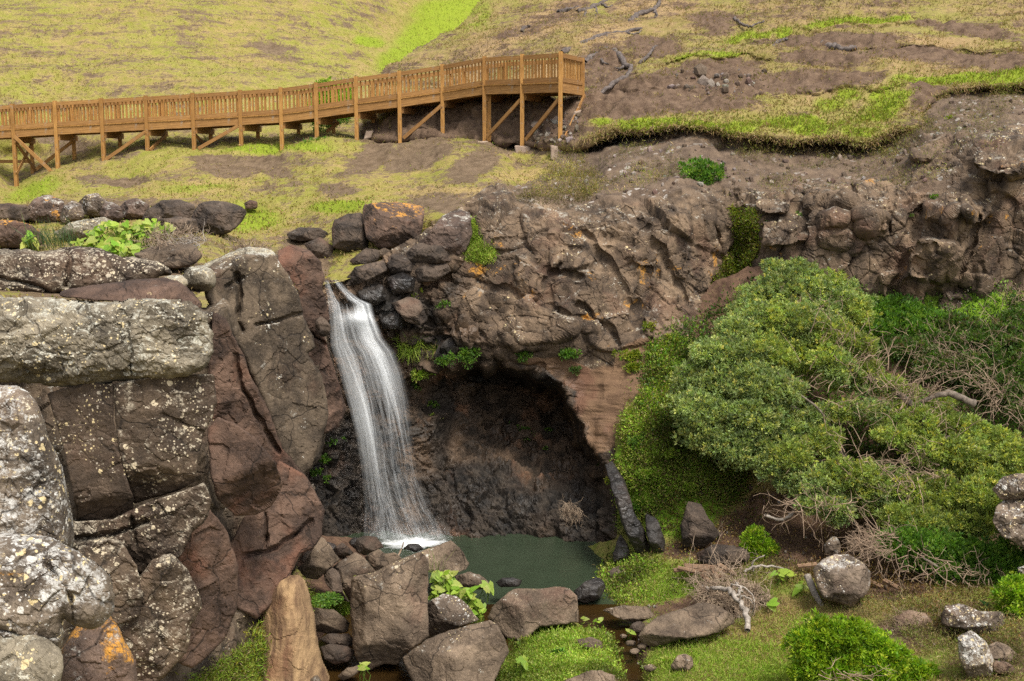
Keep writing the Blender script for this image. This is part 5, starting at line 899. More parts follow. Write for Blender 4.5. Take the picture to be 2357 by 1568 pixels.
tree('big windswept olive green tree leaning up the gully slope with bare brown twigs', main_cl, P(2030,1220,26.9),
 [([(2030,1225,26.9),(1990,1120,27.2),(1930,1040,27.6),(1850,960,28),(1760,900,28.2)],.16,.05),([(2030,1225,26.9),(2080,1080,26.8),(2130,980,26.8),(2060,900,27.3),(1960,850,27.9)],.13,.04),([(2080,1080,26.8),(2180,1010,26.5),(2280,1050,26)],.09,.04),([(1990,1120,27.2),(1880,1060,27.3),(1760,1040,27.4)],.08,.03),([(2240,930,26.6),(2180,905,26.8),(2120,925,26.9)],.09,.05),([(1930,1040,27.5),(1900,960,27.2),(1830,900,27.2),(1790,860,27.2)],.035,.012)],
 [(60, inell(2010,850,190,36,32), (.55,-.2,.75), .95, .011, lambda u, v: tY(u, v)-.55, .35), (34, inell(1960,900,150,44,25), (-.2,-.4,.5), .8, .010, lambda u, v: tY(u, v)-.5, .8), (30, inell(2110,950,140,36,30), (.4,-.3,.8), .75, .010, lambda u, v: tY(u, v)-.6, .5), (45, inell(2060,1070,150,30,5), (-.2,-.4,-.5), .9, .012, lambda u, v: tY(u, v)-.35, .7), (14, inell(1880,1030,90,60,0), (-.6,-.3,.1), .8, .011, lambda u, v: tY(u, v)-.4, .6), (26, inell(1900,1150,150,24,-5), (-.3,-.3,-.8), .8, .010, lambda u, v: tY(u, v)-.2, .7)])
tree('dense olive green lower limbs spreading over the speckled boulder', low_cl, P(2100,1260,26.2), [([(2100,1262,26.2),(2060,1190,26.1),(1980,1140,26.4),(1900,1120,26.7)],.09,.03),([(2100,1262,26.2),(2160,1190,25.8),(2240,1160,25.6)],.09,.03)],
 [(22, inell(1900,1150,100,22,0), (-.5,-.3,-.5), .8, .011, lambda u, v: tY(u, v)-.5, .6), (24, inell(2100,1090,130,25,5), (0,-.3,-.6), .7, .010, lambda u, v: tY(u, v)-.5, .7)], name='windswept_tree')
tree('grey green shrub growing against the cliff above the windswept tree', top_cl, P(1830,770,30.2), [([(1830,775,30.2),(1830,720,30),(1800,670,30)],.07,.02),([(1830,775,30.2),(1890,720,29.9),(1930,680,29.9)],.06,.02)], [(30, inell(1850,720,90,40,0), (0,-.3,.6), .5, .009, lambda u, v: 29.4, .6)], name='shrub', cat='shrub')
GRN = [(.08,.18,.022),(.12,.24,.027),(.18,.29,.04),(.06,.12,.022)]; GW = [.3,.33,.2,.17]
DGR = [(.06,.115,.022),(.09,.16,.03),(.13,.2,.04),(.15,.13,.07)]; DW = [.35,.35,.15,.15]
def fY_(u, v): return float(fl_f(np.array([u], float), np.array([v], float))[0])
def scr(L, dy=.35): return [(u, v, fY_(u, v)-dy, r, .7) for u, v, r in L]
def scrub(label, L, pal, wts, tw, dens=.75, Lf=.10, Wf=.045, base=None, dy=.35, group='dense scrub on the gully slope'):
    cl = scr(L, dy); u, v, Y = cl[len(cl)//2][:3]
    tree(label, cl, P(u, v+20, Y+.2), [], [(n, inell(*e), d, ln, r, (lambda u, v: fY_(u, v)-dy-.35), sp) for n, e, d, ln, r, sp in tw], Lf, Wf, pal, wts, dens, group, 'shrub', 'shrub')
scrub('bright green scrub below the overhanging foot of the cliff', [(2010,715,34),(2055,705,34),(2100,725,36),(2060,745,36),(2020,760,36),(2110,765,36),(2150,745,34),(1980,745,30)], GRN, GW, [])
scrub('dark green scrub spreading down the middle of the gully slope', [(2190,750,38),(2150,790,38),(2210,800,40),(2110,810,36),(2170,840,38),(2060,800,34),(2240,840,38),(2200,770,34),(2130,850,30)], DGR, DW, [(120, (2170,810,90,50,20), (-.3,-.4,.6), .6, .008, .7)])
scrub('tall brownish scrub climbing to the cliff at the right edge', [(2300,765,36),(2350,735,36),(2345,780,44),(2270,790,40),(2330,810,44),(2240,765,28),(2360,850,40),(2250,790,36),(2300,850,40),(2385,750,40),(2390,790,40),(2440,745,44),(2450,780,46),(2440,860,46),(2510,740,46),(2520,820,46),(2345,700,18)], DGR, DW, [(45, (2310,790,90,80,0), (-.2,-.4,.8), .7, .008, .6),(20,(2330,700,40,20,0),(0,-.2,1),.5,.007,.4)])
scrub('bare twiggy brown scrub in the shadow beside the windswept tree', [(2290,900,26),(2340,910,30),(2240,880,24),(2200,860,24),(2320,880,30),(2350,950,30),(2265,870,26)], DGR, [.5,.2,.05,.25], [(80, (2290,905,85,38,25), (-.3,-.5,.3), .8, .010, .8)], dens=.6)
bl = lambda L, Y0, k=0.: [(u, v, Y0+k*(v-1300), r) for u, v, r in L]
tree('bright green shrub with grey twigs hanging below the windswept tree', bl([(2050,1250,34),(2090,1245,38),(2135,1255,40),(2180,1265,42),(2230,1280,44),(2280,1290,44),(2325,1300,42),(2110,1280,30),(2170,1310,34),(2230,1325,36),(2290,1340,36),(2330,1260,36),(2360,1330,36)], 24.4, -.006), P(2200,1370,24.2), [([(2210,1372,24.2),(2190,1330,24.1),(2120,1280,24.2)],.05,.02)], [(46, inell(2190,1320,150,34,15), (-.5,-.3,-.2), .7, .011, lambda u, v: 23.7, .6),(34, inell(2030,1240,50,18,10), (-.9,-.2,.1), .7, .010, lambda u, v: 24.2, .5)], .085, .03, GRN, GW, .9, None, 'shrub', 'shrub')
BRT = [(.17,.31,.015),(.25,.38,.022),(.34,.44,.035),(.10,.2,.015)]; BW = [.3,.34,.2,.16]
tree('round bright lime green bush at the bottom right', bl([(1862,1478,42),(1905,1462,44),(1955,1466,46),(2005,1492,42),(2050,1522,42),(2095,1552,40),(2140,1585,36),(1875,1525,46),(1930,1525,54),(1995,1545,56),(2060,1575,54),(1940,1580,50),(1870,1570,40),(2100,1605,46),(2170,1606,34)], 20.0), P(1980,1600,20), [], [(14, inell(1930,1555,60,16,10), (.8,-.4,-.2), .6, .009, lambda u, v: 19.4, .4)], .08, .034, BRT, BW, 1.1, None, 'bush', 'bush')
tree('leafy green shrub at the right edge below the lichened rock', bl([(2340,1360,36),(2352,1410,42),(2338,1450,38),(2360,1490,42),(2345,1540,34),(2410,1420,46),(2420,1500,46),(2480,1460,46),(2325,1405,26)], 22.2), P(2360,1560,22), [], [], .08, .034, BRT, BW, .95, None, 'shrub', 'shrub')
tree('bright leafy sapling standing by the heap of planks', bl([(1738,1232,20),(1725,1250,18),(1752,1255,22),(1740,1275,24),(1765,1280,22),(1722,1272,14),(1775,1265,14)], 26.4), P(1750,1300,26.4), [], [(10, inell(1745,1270,20,25,0), (-.3,-.2,.5), .5, .008, lambda u, v: 26.3, .5)], .085, .03, BRT, BW, .8, None, 'sapling', 'plant')
tree('green shrub half hidden behind the boardwalk railing', [(760,222,53,32),(738,245,52.5,28),(785,215,53.5,28),(800,240,52.5,24),(745,205,53,22)], P(760,262,53), [], [], .12, .05, BRT, BW, .7, None, 'shrub', 'shrub')
tree('dark green shrub in the shade under the boardwalk', [(742,290,49.6,18),(765,282,49.6,16),(790,272,49.8,14),(732,278,49.8,12)], P(755,300,49.8), [], [], .1, .045, GRN, GW, .9, None, 'shrub', 'shrub')
tree('low green plant at the foot of a boardwalk post', [(720,330,46.9,15,.6),(745,325,46.9,14,.6),(705,337,46.8,10,.6)], P(725,342,46.9), [], [], .09, .04, GRN, GW, .9, None, 'plant', 'plant')
tree('low spreading green shrub on the rubble slope under the grass ledge', [(1600,378,35.4,13,.6),(1625,384,35.2,17,.6),(1650,392,35.1,14,.6),(1585,398,35,13,.6),(1612,402,35,16,.7),(1640,408,34.9,17,.6),(1625,420,34.8,13,.6),(1570,385,35.3,9,.6)], P(1625,432,35), [], [], .1, .045, GRN, GW, .9, None, 'shrub', 'shrub')
# --- small plants: tufts, ferns, broad leaves
def tuft(label, u, v, s, h, n, pal, sheet_=None, Y=None, w_=.014, group=None, name='grass_tuft', cat='grass tuft', droop=0., spread=.5, rx=.12):
    p, nn = at(sheet_, u, v) if sheet_ is not None else (P(u, v, Y), np.array([0, -.4, .9])); A = Acc()
    q = p+rng.normal(size=(n, 3))*np.array([rx, .05, .03])*s; D = unit(np.array([0, -.35, .9])+rng.normal(size=(n, 3))*spread)
    C = cols(n, pal); tip = .5
    add_blades(A, q, D, h*rng.uniform(.5, 1.15, n), w_, C, bend=.5)
    if droop: add_blades(A, q, unit(np.array([0, -.5, -.8])+rng.normal(size=(n, 3))*.3), h*droop*rng.uniform(.4, 1.1, n), w_, cols(n, pal), .2)
    return obj(name, A.build(name, m_grass), None, label, cat, group)
def fern(label, u, v, r, pal, s=cliff, L=.07, W=.03, dens=.8, name='fern', cat='plant', group=None, wts=None, push=.05):
    p, nn = at(s, u, v); Y = p[1]-push; A = Acc()
    cl = [(u+rng.normal()*r*.55, v+abs(rng.normal())*r*.5-r*.2, Y-.02, r*rng.uniform(.22, .5)) for _ in range(7)]; clump_leaves(A, cl, L, W, pal, wts, dens, per=6, up=.35)
    return obj(name, A.build(name, m_leaf), None, label, cat, group)
YG = [(.2,.26,.02),(.14,.22,.02),(.27,.28,.04)]; TG = [(.19,.32,.03),(.27,.38,.045),(.34,.38,.085)]
tuft('lush upright grass tuft on the wet ledge right of the falls', 946, 800, 1.2, .55, 200, TG, cliff, droop=.8)
tuft('yellowish drooping grass tuft beside the lush one', 998, 806, 1., .34, 130, [(.2,.22,.05),(.28,.22,.09),(.12,.2,.02)], cliff, droop=1.1)
tuft('blue green reeds in front of the reddish boulder', 128, 566, 2.6, .62, 170, [(.06,.12,.05),(.09,.15,.07),(.14,.17,.06)], None, 26.5, .012, name='reed_clump', cat='reeds', spread=.22, rx=.1)
tuft('thin dry grass stems leaning by the pool plants', 1000, 1318, .8, .7, 24, [(.2,.2,.06),(.12,.2,.03)], None, 23.6, .008, spread=.5)
for u, v, r, pal, lb in [(990,855,30,TG,'wide green cushion plant hanging under the wet ledge'),(1029,822,18,GRN,'small leafy plant on the ledge left of the cave roof'),(1076,812,24,GRN,'bushy green plant on the lip over the cave'),(1205,812,18,GRN,'low plant on the rim above the middle of the cave'),(1310,808,20,GRN,'green fern on the rim above the sandstone'),(1322,850,13,[(.07,.12,.03),(.1,.15,.04)],'small grey green plant on the sandstone roof'),
 (1445,815,22,YG,'big yellow green fern hanging on the sandstone'),(1452,845,20,YG,'lower frond mass of the yellow green fern'),(1494,748,14,YG,'yellowish fern on the ledge right of the headwall'),(1545,782,18,YG,'spreading yellow fern at the top of the green slope'),(958,672,12,YG,'little yellow plant in the wet rocks by the falls'),(1015,698,10,GRN,'tiny green plant on the dark rock face'),(962,888,11,GRN,'small dark fern under the cushion plant'),
 (744,1054,14,GRN,'green plant hanging beside the tall buttress'),(760,1015,14,GRN,'plant on the dark wall left of the falls'),(786,1010,9,GRN,'small plant touched by the falling water'),(726,1086,12,GRN,'plant below the tall buttress'),(752,1100,8,GRN,'tiny plant low on the dark left wall'),
 (997,930,10,GRN,'little fern on the cave wall nearest the falls'),(1000,960,12,TG,'pale green patch on the cave wall'),(1089,955,7,GRN,'tiny fern high on the cave wall'),(1200,987,11,GRN,'bright fern in the middle of the cave wall'),(1267,987,10,GRN,'bright fern at the right of the cave wall'),(1209,1010,9,GRN,'low fern below the middle one in the cave'),(1228,1000,9,GRN,'fern between two others in the cave'),(1254,1033,7,GRN,'small fern low in the cave'),(1177,973,5,GRN,'speck of green fern high in the cave'),(1380,1070,14,[(.05,.08,.02),(.08,.12,.02)],'dark fern at the right side of the cave mouth'),(1400,1105,12,YG,'mossy patch on the right wall of the cave'),
 (1840,492,6,GRN,'tiny green plant in a crack of the right cliff'),(2100,497,6,GRN,'green speck of plant on the right cliff'),(2150,455,10,GRN,'low plant on the crest of the right cliff'),(2315,215,12,YG,'yellow cushion plant under the turf lip at the right edge'),(2180,270,8,YG,'small yellow cushion on the bare bank')]:
    fern(lb, u, v, r, pal, L=.075 if r > 12 else .06, W=.035, group='small plants clinging to the rock')
def carpet(name, label, cat, polys, s, n, pal, L=.05, W=.025, wts=None, mat=None, kind=None, lift=.02, weights=None, per=5, nrm=.5, size=.06):
    A = Acc()
    X, N, _ = pick(s, n, polys, weights)
    if len(X) == 0: return
    c = np.repeat(X+N*lift, per, 0)+rng.normal(size=(len(X)*per, 3))*size; d = unit(np.repeat(N, per, 0)*nrm+np.array([0, -.2, .4])+rng.normal(size=c.shape)*.6)
    add_leaves(A, c, d, L*rng.uniform(.5, 1.3, len(c))*np.repeat(1+.5*fbm(X*.6, 2, 85), per), W*rng.uniform(.7, 1.3, len(c)), np.clip(np.repeat(cols(len(X), pal, wts, .3)*(1+.75*np.clip(fbm(X*1.1, 3, 81), -.8, .7))[:, None]*np.where(vnoise(X*.7, 83) > .1, 1, .8)[:, None]*np.array([1, 1, 1]), per, 0)*(1+rng.uniform(-.15, .15, (len(c), 1))), 0, 1))
    return obj(name, A.build(name, mat or m_leaf), None, label, cat, None, kind)
carpet('creeper', 'yellow green creeper filling the gully in the cliff', 'creeper', [(1678,482),(1732,478),(1742,520),(1740,580),(1722,640),(1700,700),(1640,715),(1632,660),(1668,600),(1690,560)], cliff, 2600, YG+[(.16,.12,.05)], .07, .035, lift=.05)
carpet('grass_strip', 'strip of grass growing down a cleft above the cave', 'grass', [(1083,512),(1102,512),(1112,560),(1136,580),(1132,598),(1100,606),(1072,600),(1080,560)], cliff, 1300, TG, .11, .016, lift=.02, mat=m_grass, nrm=.3)
def broad(label, spots, L=.2, pal=TG, name='broad_leaf_plant', cat='plant', up=.75):
    """stalked heart shaped leaves; spots are (u, v, Y, ru, rv, count)"""
    p0 = P(spots[0][0], spots[0][1]+spots[0][4], spots[0][2]); o = empty(name, p0, label, cat); A = Acc(); B = Acc()
    for u, v, Y, ru, rv, n in spots:
        for _ in range(n):
            a = rng.uniform(0, 6.28); r = math.sqrt(rng.random()); q = P(u+ru*r*math.cos(a), v+rv*r*math.sin(a), Y+rng.uniform(-.25, .25)); N = unit(np.array([rng.normal()*.35, -.55+rng.normal()*.25, up])); D = unit(np.cross(N, rdir(1)[0])); D = unit(D+np.array([0, -.2, -.35])); N = unit(np.cross(np.cross(D, N), D))
            add_hearts(A, q[None], D[None], N[None], L*rng.uniform(.6, 1.2), cols(1, pal)); add_tube(B, [q, q+np.array([rng.normal()*.05, .05, -.16]), q+np.array([rng.normal()*.08, .08, -.36])], .007, .009, (.12,.2,.03), 3)
    child(o, A.build('leaves', m_leaf), 'leaves'); child(o, B.build('stalks', m_grass), 'stalks'); return o
broad('clump of heart shaped green leaves between the pool boulders', [(1020,1335,23.7,28,24,34),(1060,1370,23.5,34,18,34),(1095,1400,23.4,22,18,20),(1120,1345,24.6,12,8,5),(1000,1365,23.5,16,14,10)], .2)
broad('broad leaved green plants on top of the shelf behind the near cliff', [(270,535,26.4,75,24,80),(330,525,26.8,55,18,46),(225,560,26.,55,14,40),(285,572,25.2,45,16,34),(375,525,27.,28,10,12)], .2)
broad('small broad leaved plant by the reddish boulder', [(68,545,26.6,14,10,6),(62,556,26.5,12,6,4)], .24)
broad('three big leaves sprouting at the edge of the brook bank', [(1190,1520,21.2,28,10,6)], .2)
broad('tiny two leaved plant in the dark corner by the slabs', [(845,1478,19.8,0,0,0),(842,1537,20.6,12,8,5)], .16)
broad('broad leaves growing out of the dry grass heap', [(1800,1320,24.6,30,12,10),(1780,1385,23.4,8,6,2),(1840,1350,24.2,20,8,5)], .2)
broad('single dark broad leaf in the shade under the right shrub', [(2272,1393,22.6,4,4,2)], .3, [(.03,.09,.015)])
broad('small leaves standing in the brook', [(1376,1432,23.9,8,6,3),(1446,1455,23.3,8,5,4),(1346,1425,24.1,6,4,2)], .12)
A = Acc(); sp_ = P(752,1383,22.9)
for k in range(26):
    a = k*2.4; d = unit(np.array([math.cos(a), math.sin(a)-.3, .35+.2*rng.random()])); n = 14; t = np.linspace(.1, 1, n)[:, None]; q = sp_+d*t*.34+np.array([0, 0, -.12])*t**2
    for sgn in (-1, 1): add_leaves(A, q, unit(np.cross(d, [0, 0, 1])*sgn+d*.6+rng.normal(size=(n, 3))*.1), .075*(1.1-t[:, 0]*.6), .028, cols(n, GRN))
obj('rosette_plant', A.build('rosette_plant', m_leaf), None, 'jagged leaved green rosette plant in the grass by the slabs', 'plant')
# --- grass and ground cover
HG = [(.25,.215,.055),(.185,.21,.036),(.35,.255,.11),(.30,.26,.07),(.15,.11,.045)]
def grasses(s, n, name, h, pals, poly=None, dens=None, w_=.02, per=2, lean=.5, label=None):
    """blades that take their mix from the sheet's own cover: R earth, G lush, B straw"""
    wt = np.clip(1-1.15*s.A[:, 0]+s.A[:, 1]*.8, .03, 2.5) if dens is None else dens
    X, N, i = pick(s, n, poly, wt); g = np.clip(s.A[i, 1], 0, 1); b = np.clip(s.A[i, 2], 0, 1); r = rng.random(len(i))
    nz = fbm(X*np.array([.28, .28, 1.2]), 4, 51); b = np.clip(b+nz*1.1, 0, 1); keep = (vnoise(X*np.array([.5, .5, 2.]), 88)+.5*vnoise(X*2.1, 89)) < .42+1.2*g
    X, N, g, b, r, i = X[keep], N[keep], g[keep], b[keep], r[keep], i[keep]
    c = np.where((r < g*.85)[:, None], cols(len(i), pals[1]), np.where((r > 1-b*.7)[:, None], cols(len(i), pals[2]), cols(len(i), pals[0])))
    X = np.repeat(X, per, 0)+rng.normal(size=(len(X)*per, 3))*.04; D = unit(np.repeat(N, per, 0)*.35+np.array([0, -.35, .6])+rng.normal(size=X.shape)*lean)
    A = Acc(); hh = h*rng.uniform(.4, 1.2, len(X))*np.repeat(.8+.35*g, per); add_blades(A, X, D, hh, w_, np.repeat(c, per, 0)); return obj(name, A.build(name, m_grass), None, kind='stuff')
LU = [(.18,.25,.022),(.23,.285,.035),(.29,.29,.06),(.16,.2,.03)]; ST = [(.30,.21,.10),(.24,.16,.075),(.36,.27,.13)]
yw = lambda s: np.clip(1-1.1*s.A[:, 0]+s.A[:, 1]*.6, .04, 2)
grasses(hill, 48000, 'grass', .10, (HG, LU, ST), w_=.035, lean=.7)
grasses(spur, 42000, 'grass', .13, ([(.20,.16,.05),(.27,.19,.085),(.15,.15,.03)], LU, ST), w_=.03, lean=.7)
grasses(floor, 70000, 'grass', .085, ([(.2,.25,.04),(.28,.25,.075),(.15,.21,.025)], TG, ST), [(1170,1450),(1500,1300),(1800,1280),(2357,1330),(2357,1600),(1100,1600)], w_=.011, lean=.6)
# turf hanging over the lip of the ledge
lip = [(1338,338),(1380,316),(1425,300),(1490,304),(1560,290),(1640,298),(1700,312),(1760,318),(1830,330),(1890,322),(1930,324),(1985,338),(2030,318),(2060,302),(2105,302),(2125,280),(2140,245),(2180,214),(2240,205),(2357,200)]
A = Acc(); lp = np.array(lip, float); t = np.linspace(0, len(lp)-1.001, 5200); k = t.astype(int); f = (t-k)[:, None]; uv = lp[k]*(1-f)+lp[k+1]*f
j = [int(np.argmin((spur.u-a)**2+(spur.v-b+4)**2)) for a, b in uv]; X = spur.V[j]+rng.normal(size=(len(j), 3))*np.array([.08, .1, .07])
add_blades(A, X, unit(np.array([0, -.55, -.5])+rng.normal(size=X.shape)*.4), .17*rng.uniform(.3, 1.2, len(X)), .02, cols(len(X), ST+[(.2,.22,.04),(.12,.08,.05)]), .4)
obj('turf_fringe', A.build('turf_fringe', m_grass), None, kind='stuff')
gc = np.clip(floor.A[:, 1]-.75*floor.A[:, 0], 0, 1)*(floor.v < 1420)*np.clip(.75+1.3*fbm(floor.V*.9, 3, 87), .05, 1.5)+.02
carpet('ground_cover', None, None, [(1400,1040),(1440,930),(1490,820),(1560,735),(1650,700),(1720,760),(1640,1000),(1740,1060),(1760,1180),(1640,1280),(1650,1380),(1350,1400),(1400,1290)], floor, 15000, TG+[(.10,.17,.02),(.2,.2,.05),(.2,.15,.07)], .07, .036, kind='stuff', weights=gc, size=.07)
carpet('ground_cover', None, None, [(1180,1450),(1260,1436),(1400,1460),(1440,1540),(1400,1600),(1130,1600)], floor, 5000, TG, .055, .03, kind='stuff', size=.06)
carpet('fallen_leaves', None, None, [(1540,1120),(1700,1080),(1960,1150),(2060,1280),(2300,1380),(2357,1460),(2300,1540),(2100,1440),(1900,1380),(1500,1300)], floor, 9000, [(.3,.2,.07),(.22,.12,.04),(.4,.3,.12),(.12,.08,.04)], .06, .03, kind='stuff', per=2, size=.1)
carpet('ground_cover', None, None, [(1450,800),(1760,640),(2357,640),(2357,1100),(1900,1100),(1640,1000),(1500,1000)], floor, 9000, DGR+GRN, .09, .045, kind='stuff', size=.12)
carpet('grass', None, None, [(395,1600),(470,1530),(560,1480),(640,1400),(668,1350),(700,1350),(690,1400),(640,1470),(560,1580),(540,1640)], lcliff, 2600, TG+[(.25,.2,.1),(.2,.2,.02)], .12, .018, mat=m_grass, kind='stuff', lift=.25, nrm=.3)
carpet('grass', None, None, [(690,1370),(720,1375),(800,1390),(806,1430),(760,1410),(712,1410)], floor, 1800, TG, .06, .02, kind='stuff', size=.05)

# --- loose stones
def rubble(polys, s, n, r0, r1, mat, name='rubble', wts=None):
    """many small angular stones, each a squashed and jittered block half sunk in the earth"""
    X, N, _ = pick(s, n, polys, wts)
    if not len(X): return
    ico = np.array([(0,0,1),(.89,0,.45),(.28,.85,.45),(-.72,.53,.45),(-.72,-.53,.45),(.28,-.85,.45),(.72,.53,-.45),(-.28,.85,-.45),(-.89,0,-.45),(-.28,-.85,-.45),(.72,-.53,-.45),(0,0,-1)])
    T0 = np.array([(0,1,2),(0,2,3),(0,3,4),(0,4,5),(0,5,1),(1,6,2),(2,7,3),(3,8,4),(4,9,5),(5,10,1),(6,7,2),(7,8,3),(8,9,4),(9,10,5),(10,6,1),(11,7,6),(11,8,7),(11,9,8),(11,10,9),(11,6,10)])
    k = len(X); r = r0*(r1/r0)**(rng.random(k)**2.2); sc_ = rng.uniform(.55, 1.3, (k, 1, 3))
    V = (ico[None]*rng.uniform(.75, 1.25, (k, 12, 1))*sc_)*r[:, None, None]+(X+N*r[:, None]*.2)[:, None]
    T = (np.arange(k)[:, None, None]*12+T0[None]).reshape(-1, 3)
    c = cols(k, [(.3,.27,.235),(.22,.18,.145),(.16,.115,.085),(.13,.09,.065),(.11,.075,.055)], None, .2)
    return obj(name, mesh(name, V.reshape(-1, 3), T, mat, {'col': np.repeat(c, 12, 0)}, False), kind='stuff')
m_rub, _nt = newmat('rubble_stone'); _, _, _c = attr(_nt, 'col'); bsdf(_nt, mix(_nt, stp(_nt, noi(_nt, pos(_nt), 30, 5, .7), .3, .7), _c, nd(_nt, 'ShaderNodeVectorMath', {0: _c, 1: (.5, .48, .46)}, operation='MULTIPLY').outputs[0]), .9, noi(_nt, pos(_nt), 40, 5, .7), .5, .02)
ew = np.clip(blobs(cliff.u, cliff.v, ear_b), 0, 1)+.04
rubble([(1330,380),(1560,330),(1850,350),(2050,330),(2140,240),(2357,215),(2357,330),(2150,420),(1900,450),(1560,470),(1300,470)], cliff, 480, .02, .12, m_rub, wts=ew)
rubble([(1540,170),(1760,165),(1760,215),(1540,205)], spur, 90, .03, .22, m_rub)
rubble([(1360,1380),(1700,1400),(1700,1470),(1500,1500),(1480,1568),(1420,1568),(1400,1480)], floor, 160, .012, .06, m_rub)
rubble([(1195,300),(1340,260),(1330,330),(1200,330)], spur, 160, .03, .16, m_rub)

sw = np.clip(blobs(cliff.u, cliff.v, ear_b), 0, 1)*np.clip(.25+fbm(cliff.V*.8, 3, 66), 0, 1)
carpet('grass', None, None, [(1290,400),(1340,340),(1560,310),(1850,350),(2050,340),(2140,240),(2357,215),(2357,300),(2150,420),(1900,450),(1560,460),(1150,500),(1120,470)], cliff, 3200, [(.26,.19,.09),(.3,.23,.11),(.2,.2,.05),(.16,.19,.03)], .10, .014, mat=m_grass, kind='stuff', nrm=.2, size=.1, weights=sw)

carpet('grass', None, None, [(1180,470),(1240,415),(1290,350),(1330,350),(1400,420),(1330,470)], cliff, 1800, HG, .10, .014, mat=m_grass, kind='stuff', nrm=.2, size=.1)

for k, (u, v, r, lb) in enumerate([(1470,1010,16,'leafy weed high on the green bank by the sandstone'),(1500,1090,18,'leafy weed in the middle of the green bank'),(1545,1040,15,'leafy weed on the green bank nearest the tree'),(1470,1165,15,'leafy weed low on the green bank above the dark ribs'),(1585,1120,17,'leafy weed on the green bank above the blocky rock'),(1520,880,16,'leafy weed at the top of the green bank'),(1395,1330,15,'leafy weed by the dark rock at the end of the pool'),(1490,1310,16,'leafy weed on the mossy flat beside the pool'),(1205,1480,16,'tall weed on the grass bank beside the tan boulder'),(1290,1505,15,'weed in the middle of the lower grass bank'),(1235,1540,15,'weed at the bottom edge of the grass bank'),(1525,1525,14,'weed on the lawn beside the round stone')]):
    fern(lb, u, v, r, TG if k % 3 else GRN, floor, .085, .036, .9, 'weed', 'weed', 'weeds on the green bank', push=.1)

carpet('grass', None, None, [(1840,1400),(2050,1380),(2357,1420),(2357,1568),(2200,1568),(2050,1450)], floor, 4200, [(.26,.2,.09),(.2,.2,.05),(.16,.22,.035),(.3,.24,.12)], .10, .012, mat=m_grass, kind='stuff', nrm=.2, size=.09)
rubble([(1600,1090),(1800,1080),(2050,1260),(2300,1400),(2357,1500),(2200,1540),(1950,1400),(1600,1300)], floor, 220, .015, .09, m_rub)
# ------------------------------------------------------------ waterfall
m_foamdrop = simplemat('water_drops', (.75, .77, .78), (.82, .83, .84), 8, .4)
wl = np.array([(744,641),(748,660),(752,682),(757,738),(759,798),(777,852),(792,905),(803,945),(816,1000),(829,1082),(838,1164),(836,1245)], float)
wr = np.array([(783,645),(800,664),(830,688),(858,700),(866,732),(888,780),(914,810),(934,858),(949,925),(958,990),(970,1080),(1002,1164),(1058,1242)], float)
wf = empty('waterfall', P(930,1238,29.8), 'white waterfall spilling over the dark ledge in streaks into the pool', 'waterfall')
def veil(dy, off, dens, ns=90, nt=200, smul=1.):
    s, t = np.meshgrid(np.linspace(0, 1, ns), np.linspace(0, 1, nt)); s, t = s.ravel(), t.ravel(); v = 641+t*(1240-641)
    ul = np.interp(v, wl[:, 1], wl[:, 0]); ur = np.interp(v, wr[:, 1], wr[:, 0]); u = ul+(ur-ul)*(s+.07*np.sin(t*7+s*9+off*5)*np.clip(t*4, 0, 1)*(1-.3*t)*np.sin(s*math.pi))+6*vnoise(np.stack([s*5, t*3, s*0+off], 1), 3)*t
    Y = np.interp(t, [0, .04, .12, .3, .6, 1], [31.35, 31.15, 30.85, 30.55, 30.25, 29.95])+dy*np.clip(t*8, .15, 1)+.10*vnoise(np.stack([s*9, t*1.2, s*0+off], 1), 9)-.10*np.sin(s*math.pi)
    Y = Y-.12*np.exp(-((v-735)/14)**2-((s-.62)/.25)**2)-.1*np.exp(-((v-700)/12)**2-((s-.85)/.2)**2)
    gs = lambda cs, ws, ct, wt_: np.exp(-((s-cs)/ws)**2-((t-ct)/wt_)**2)
    d = .43+.09*gs(.14,.15,.25,.28)+.13*gs(.70,.24,.28,.22)+.13*gs(.18,.15,.58,.2)+.2*gs(.85,.12,.14,.08)+.05*gs(.3,.3,.85,.35)-.07*gs(.42,.10,.52,.15)-.16*gs(.45,.16,.06,.05)+.22*gs(.6,.3,.16,.025)-.03*sst(t,.5,.75)
    d = d+.02*sst(t, .45, .8)+.05*sst(t, .95, 1)
    g = sst(s, 0, .07)*(1-sst(s, .80, 1))*sst(t, 0, .02)*dens*(1-.42*sst(t, .35, .8))
    b = .15+.45*sst(t, .35, .9)
    i = np.arange(ns*nt).reshape(nt, ns); Q = np.stack([i[:-1, :-1], i[1:, :-1], i[1:, 1:], i[:-1, 1:]], -1).reshape(-1, 4)
    return mesh('veil', P(u, v, Y), Q, m_fall, {'den': np.stack([np.clip(d, 0, 1), np.clip(g, 0, 1), b], 1)}, uv=np.stack([s*smul+off, t+off*3], 1))
for dy, off, de in ((0., 0., .62), (-.08, .37, .62), (-.16, .71, .55), (-.24, .13, .5)): child(wf, veil(dy, off, de), 'veil')
u, v, d, Q = polygrid(chaikin([(825,1240),(860,1226),(930,1220),(1000,1220),(1060,1230),(1130,1242),(1110,1258),(1050,1264),(1000,1282),(960,1290),(890,1284),(840,1264)], 2), 2.2)
V = P(u, v, Yz(v, .03)); V[:, 2] += .10*np.clip(fbm(V*np.array([2.5, 4, 1]), 4, 3), -.1, 1)*np.clip(d/14, 0, 1)
child(wf, mesh('foam', V, Q, m_foam, {'den': np.stack([np.clip(d/30, 0, 1)*(.5+.5*np.exp(-((u-960)/80)**2-((v-1240)/20)**2)), d*0+1, d*0], 1)}), 'foam')
A = Acc(); n = 900; a = rng.uniform(0, 6.28, n); r = rng.random(n)**.6
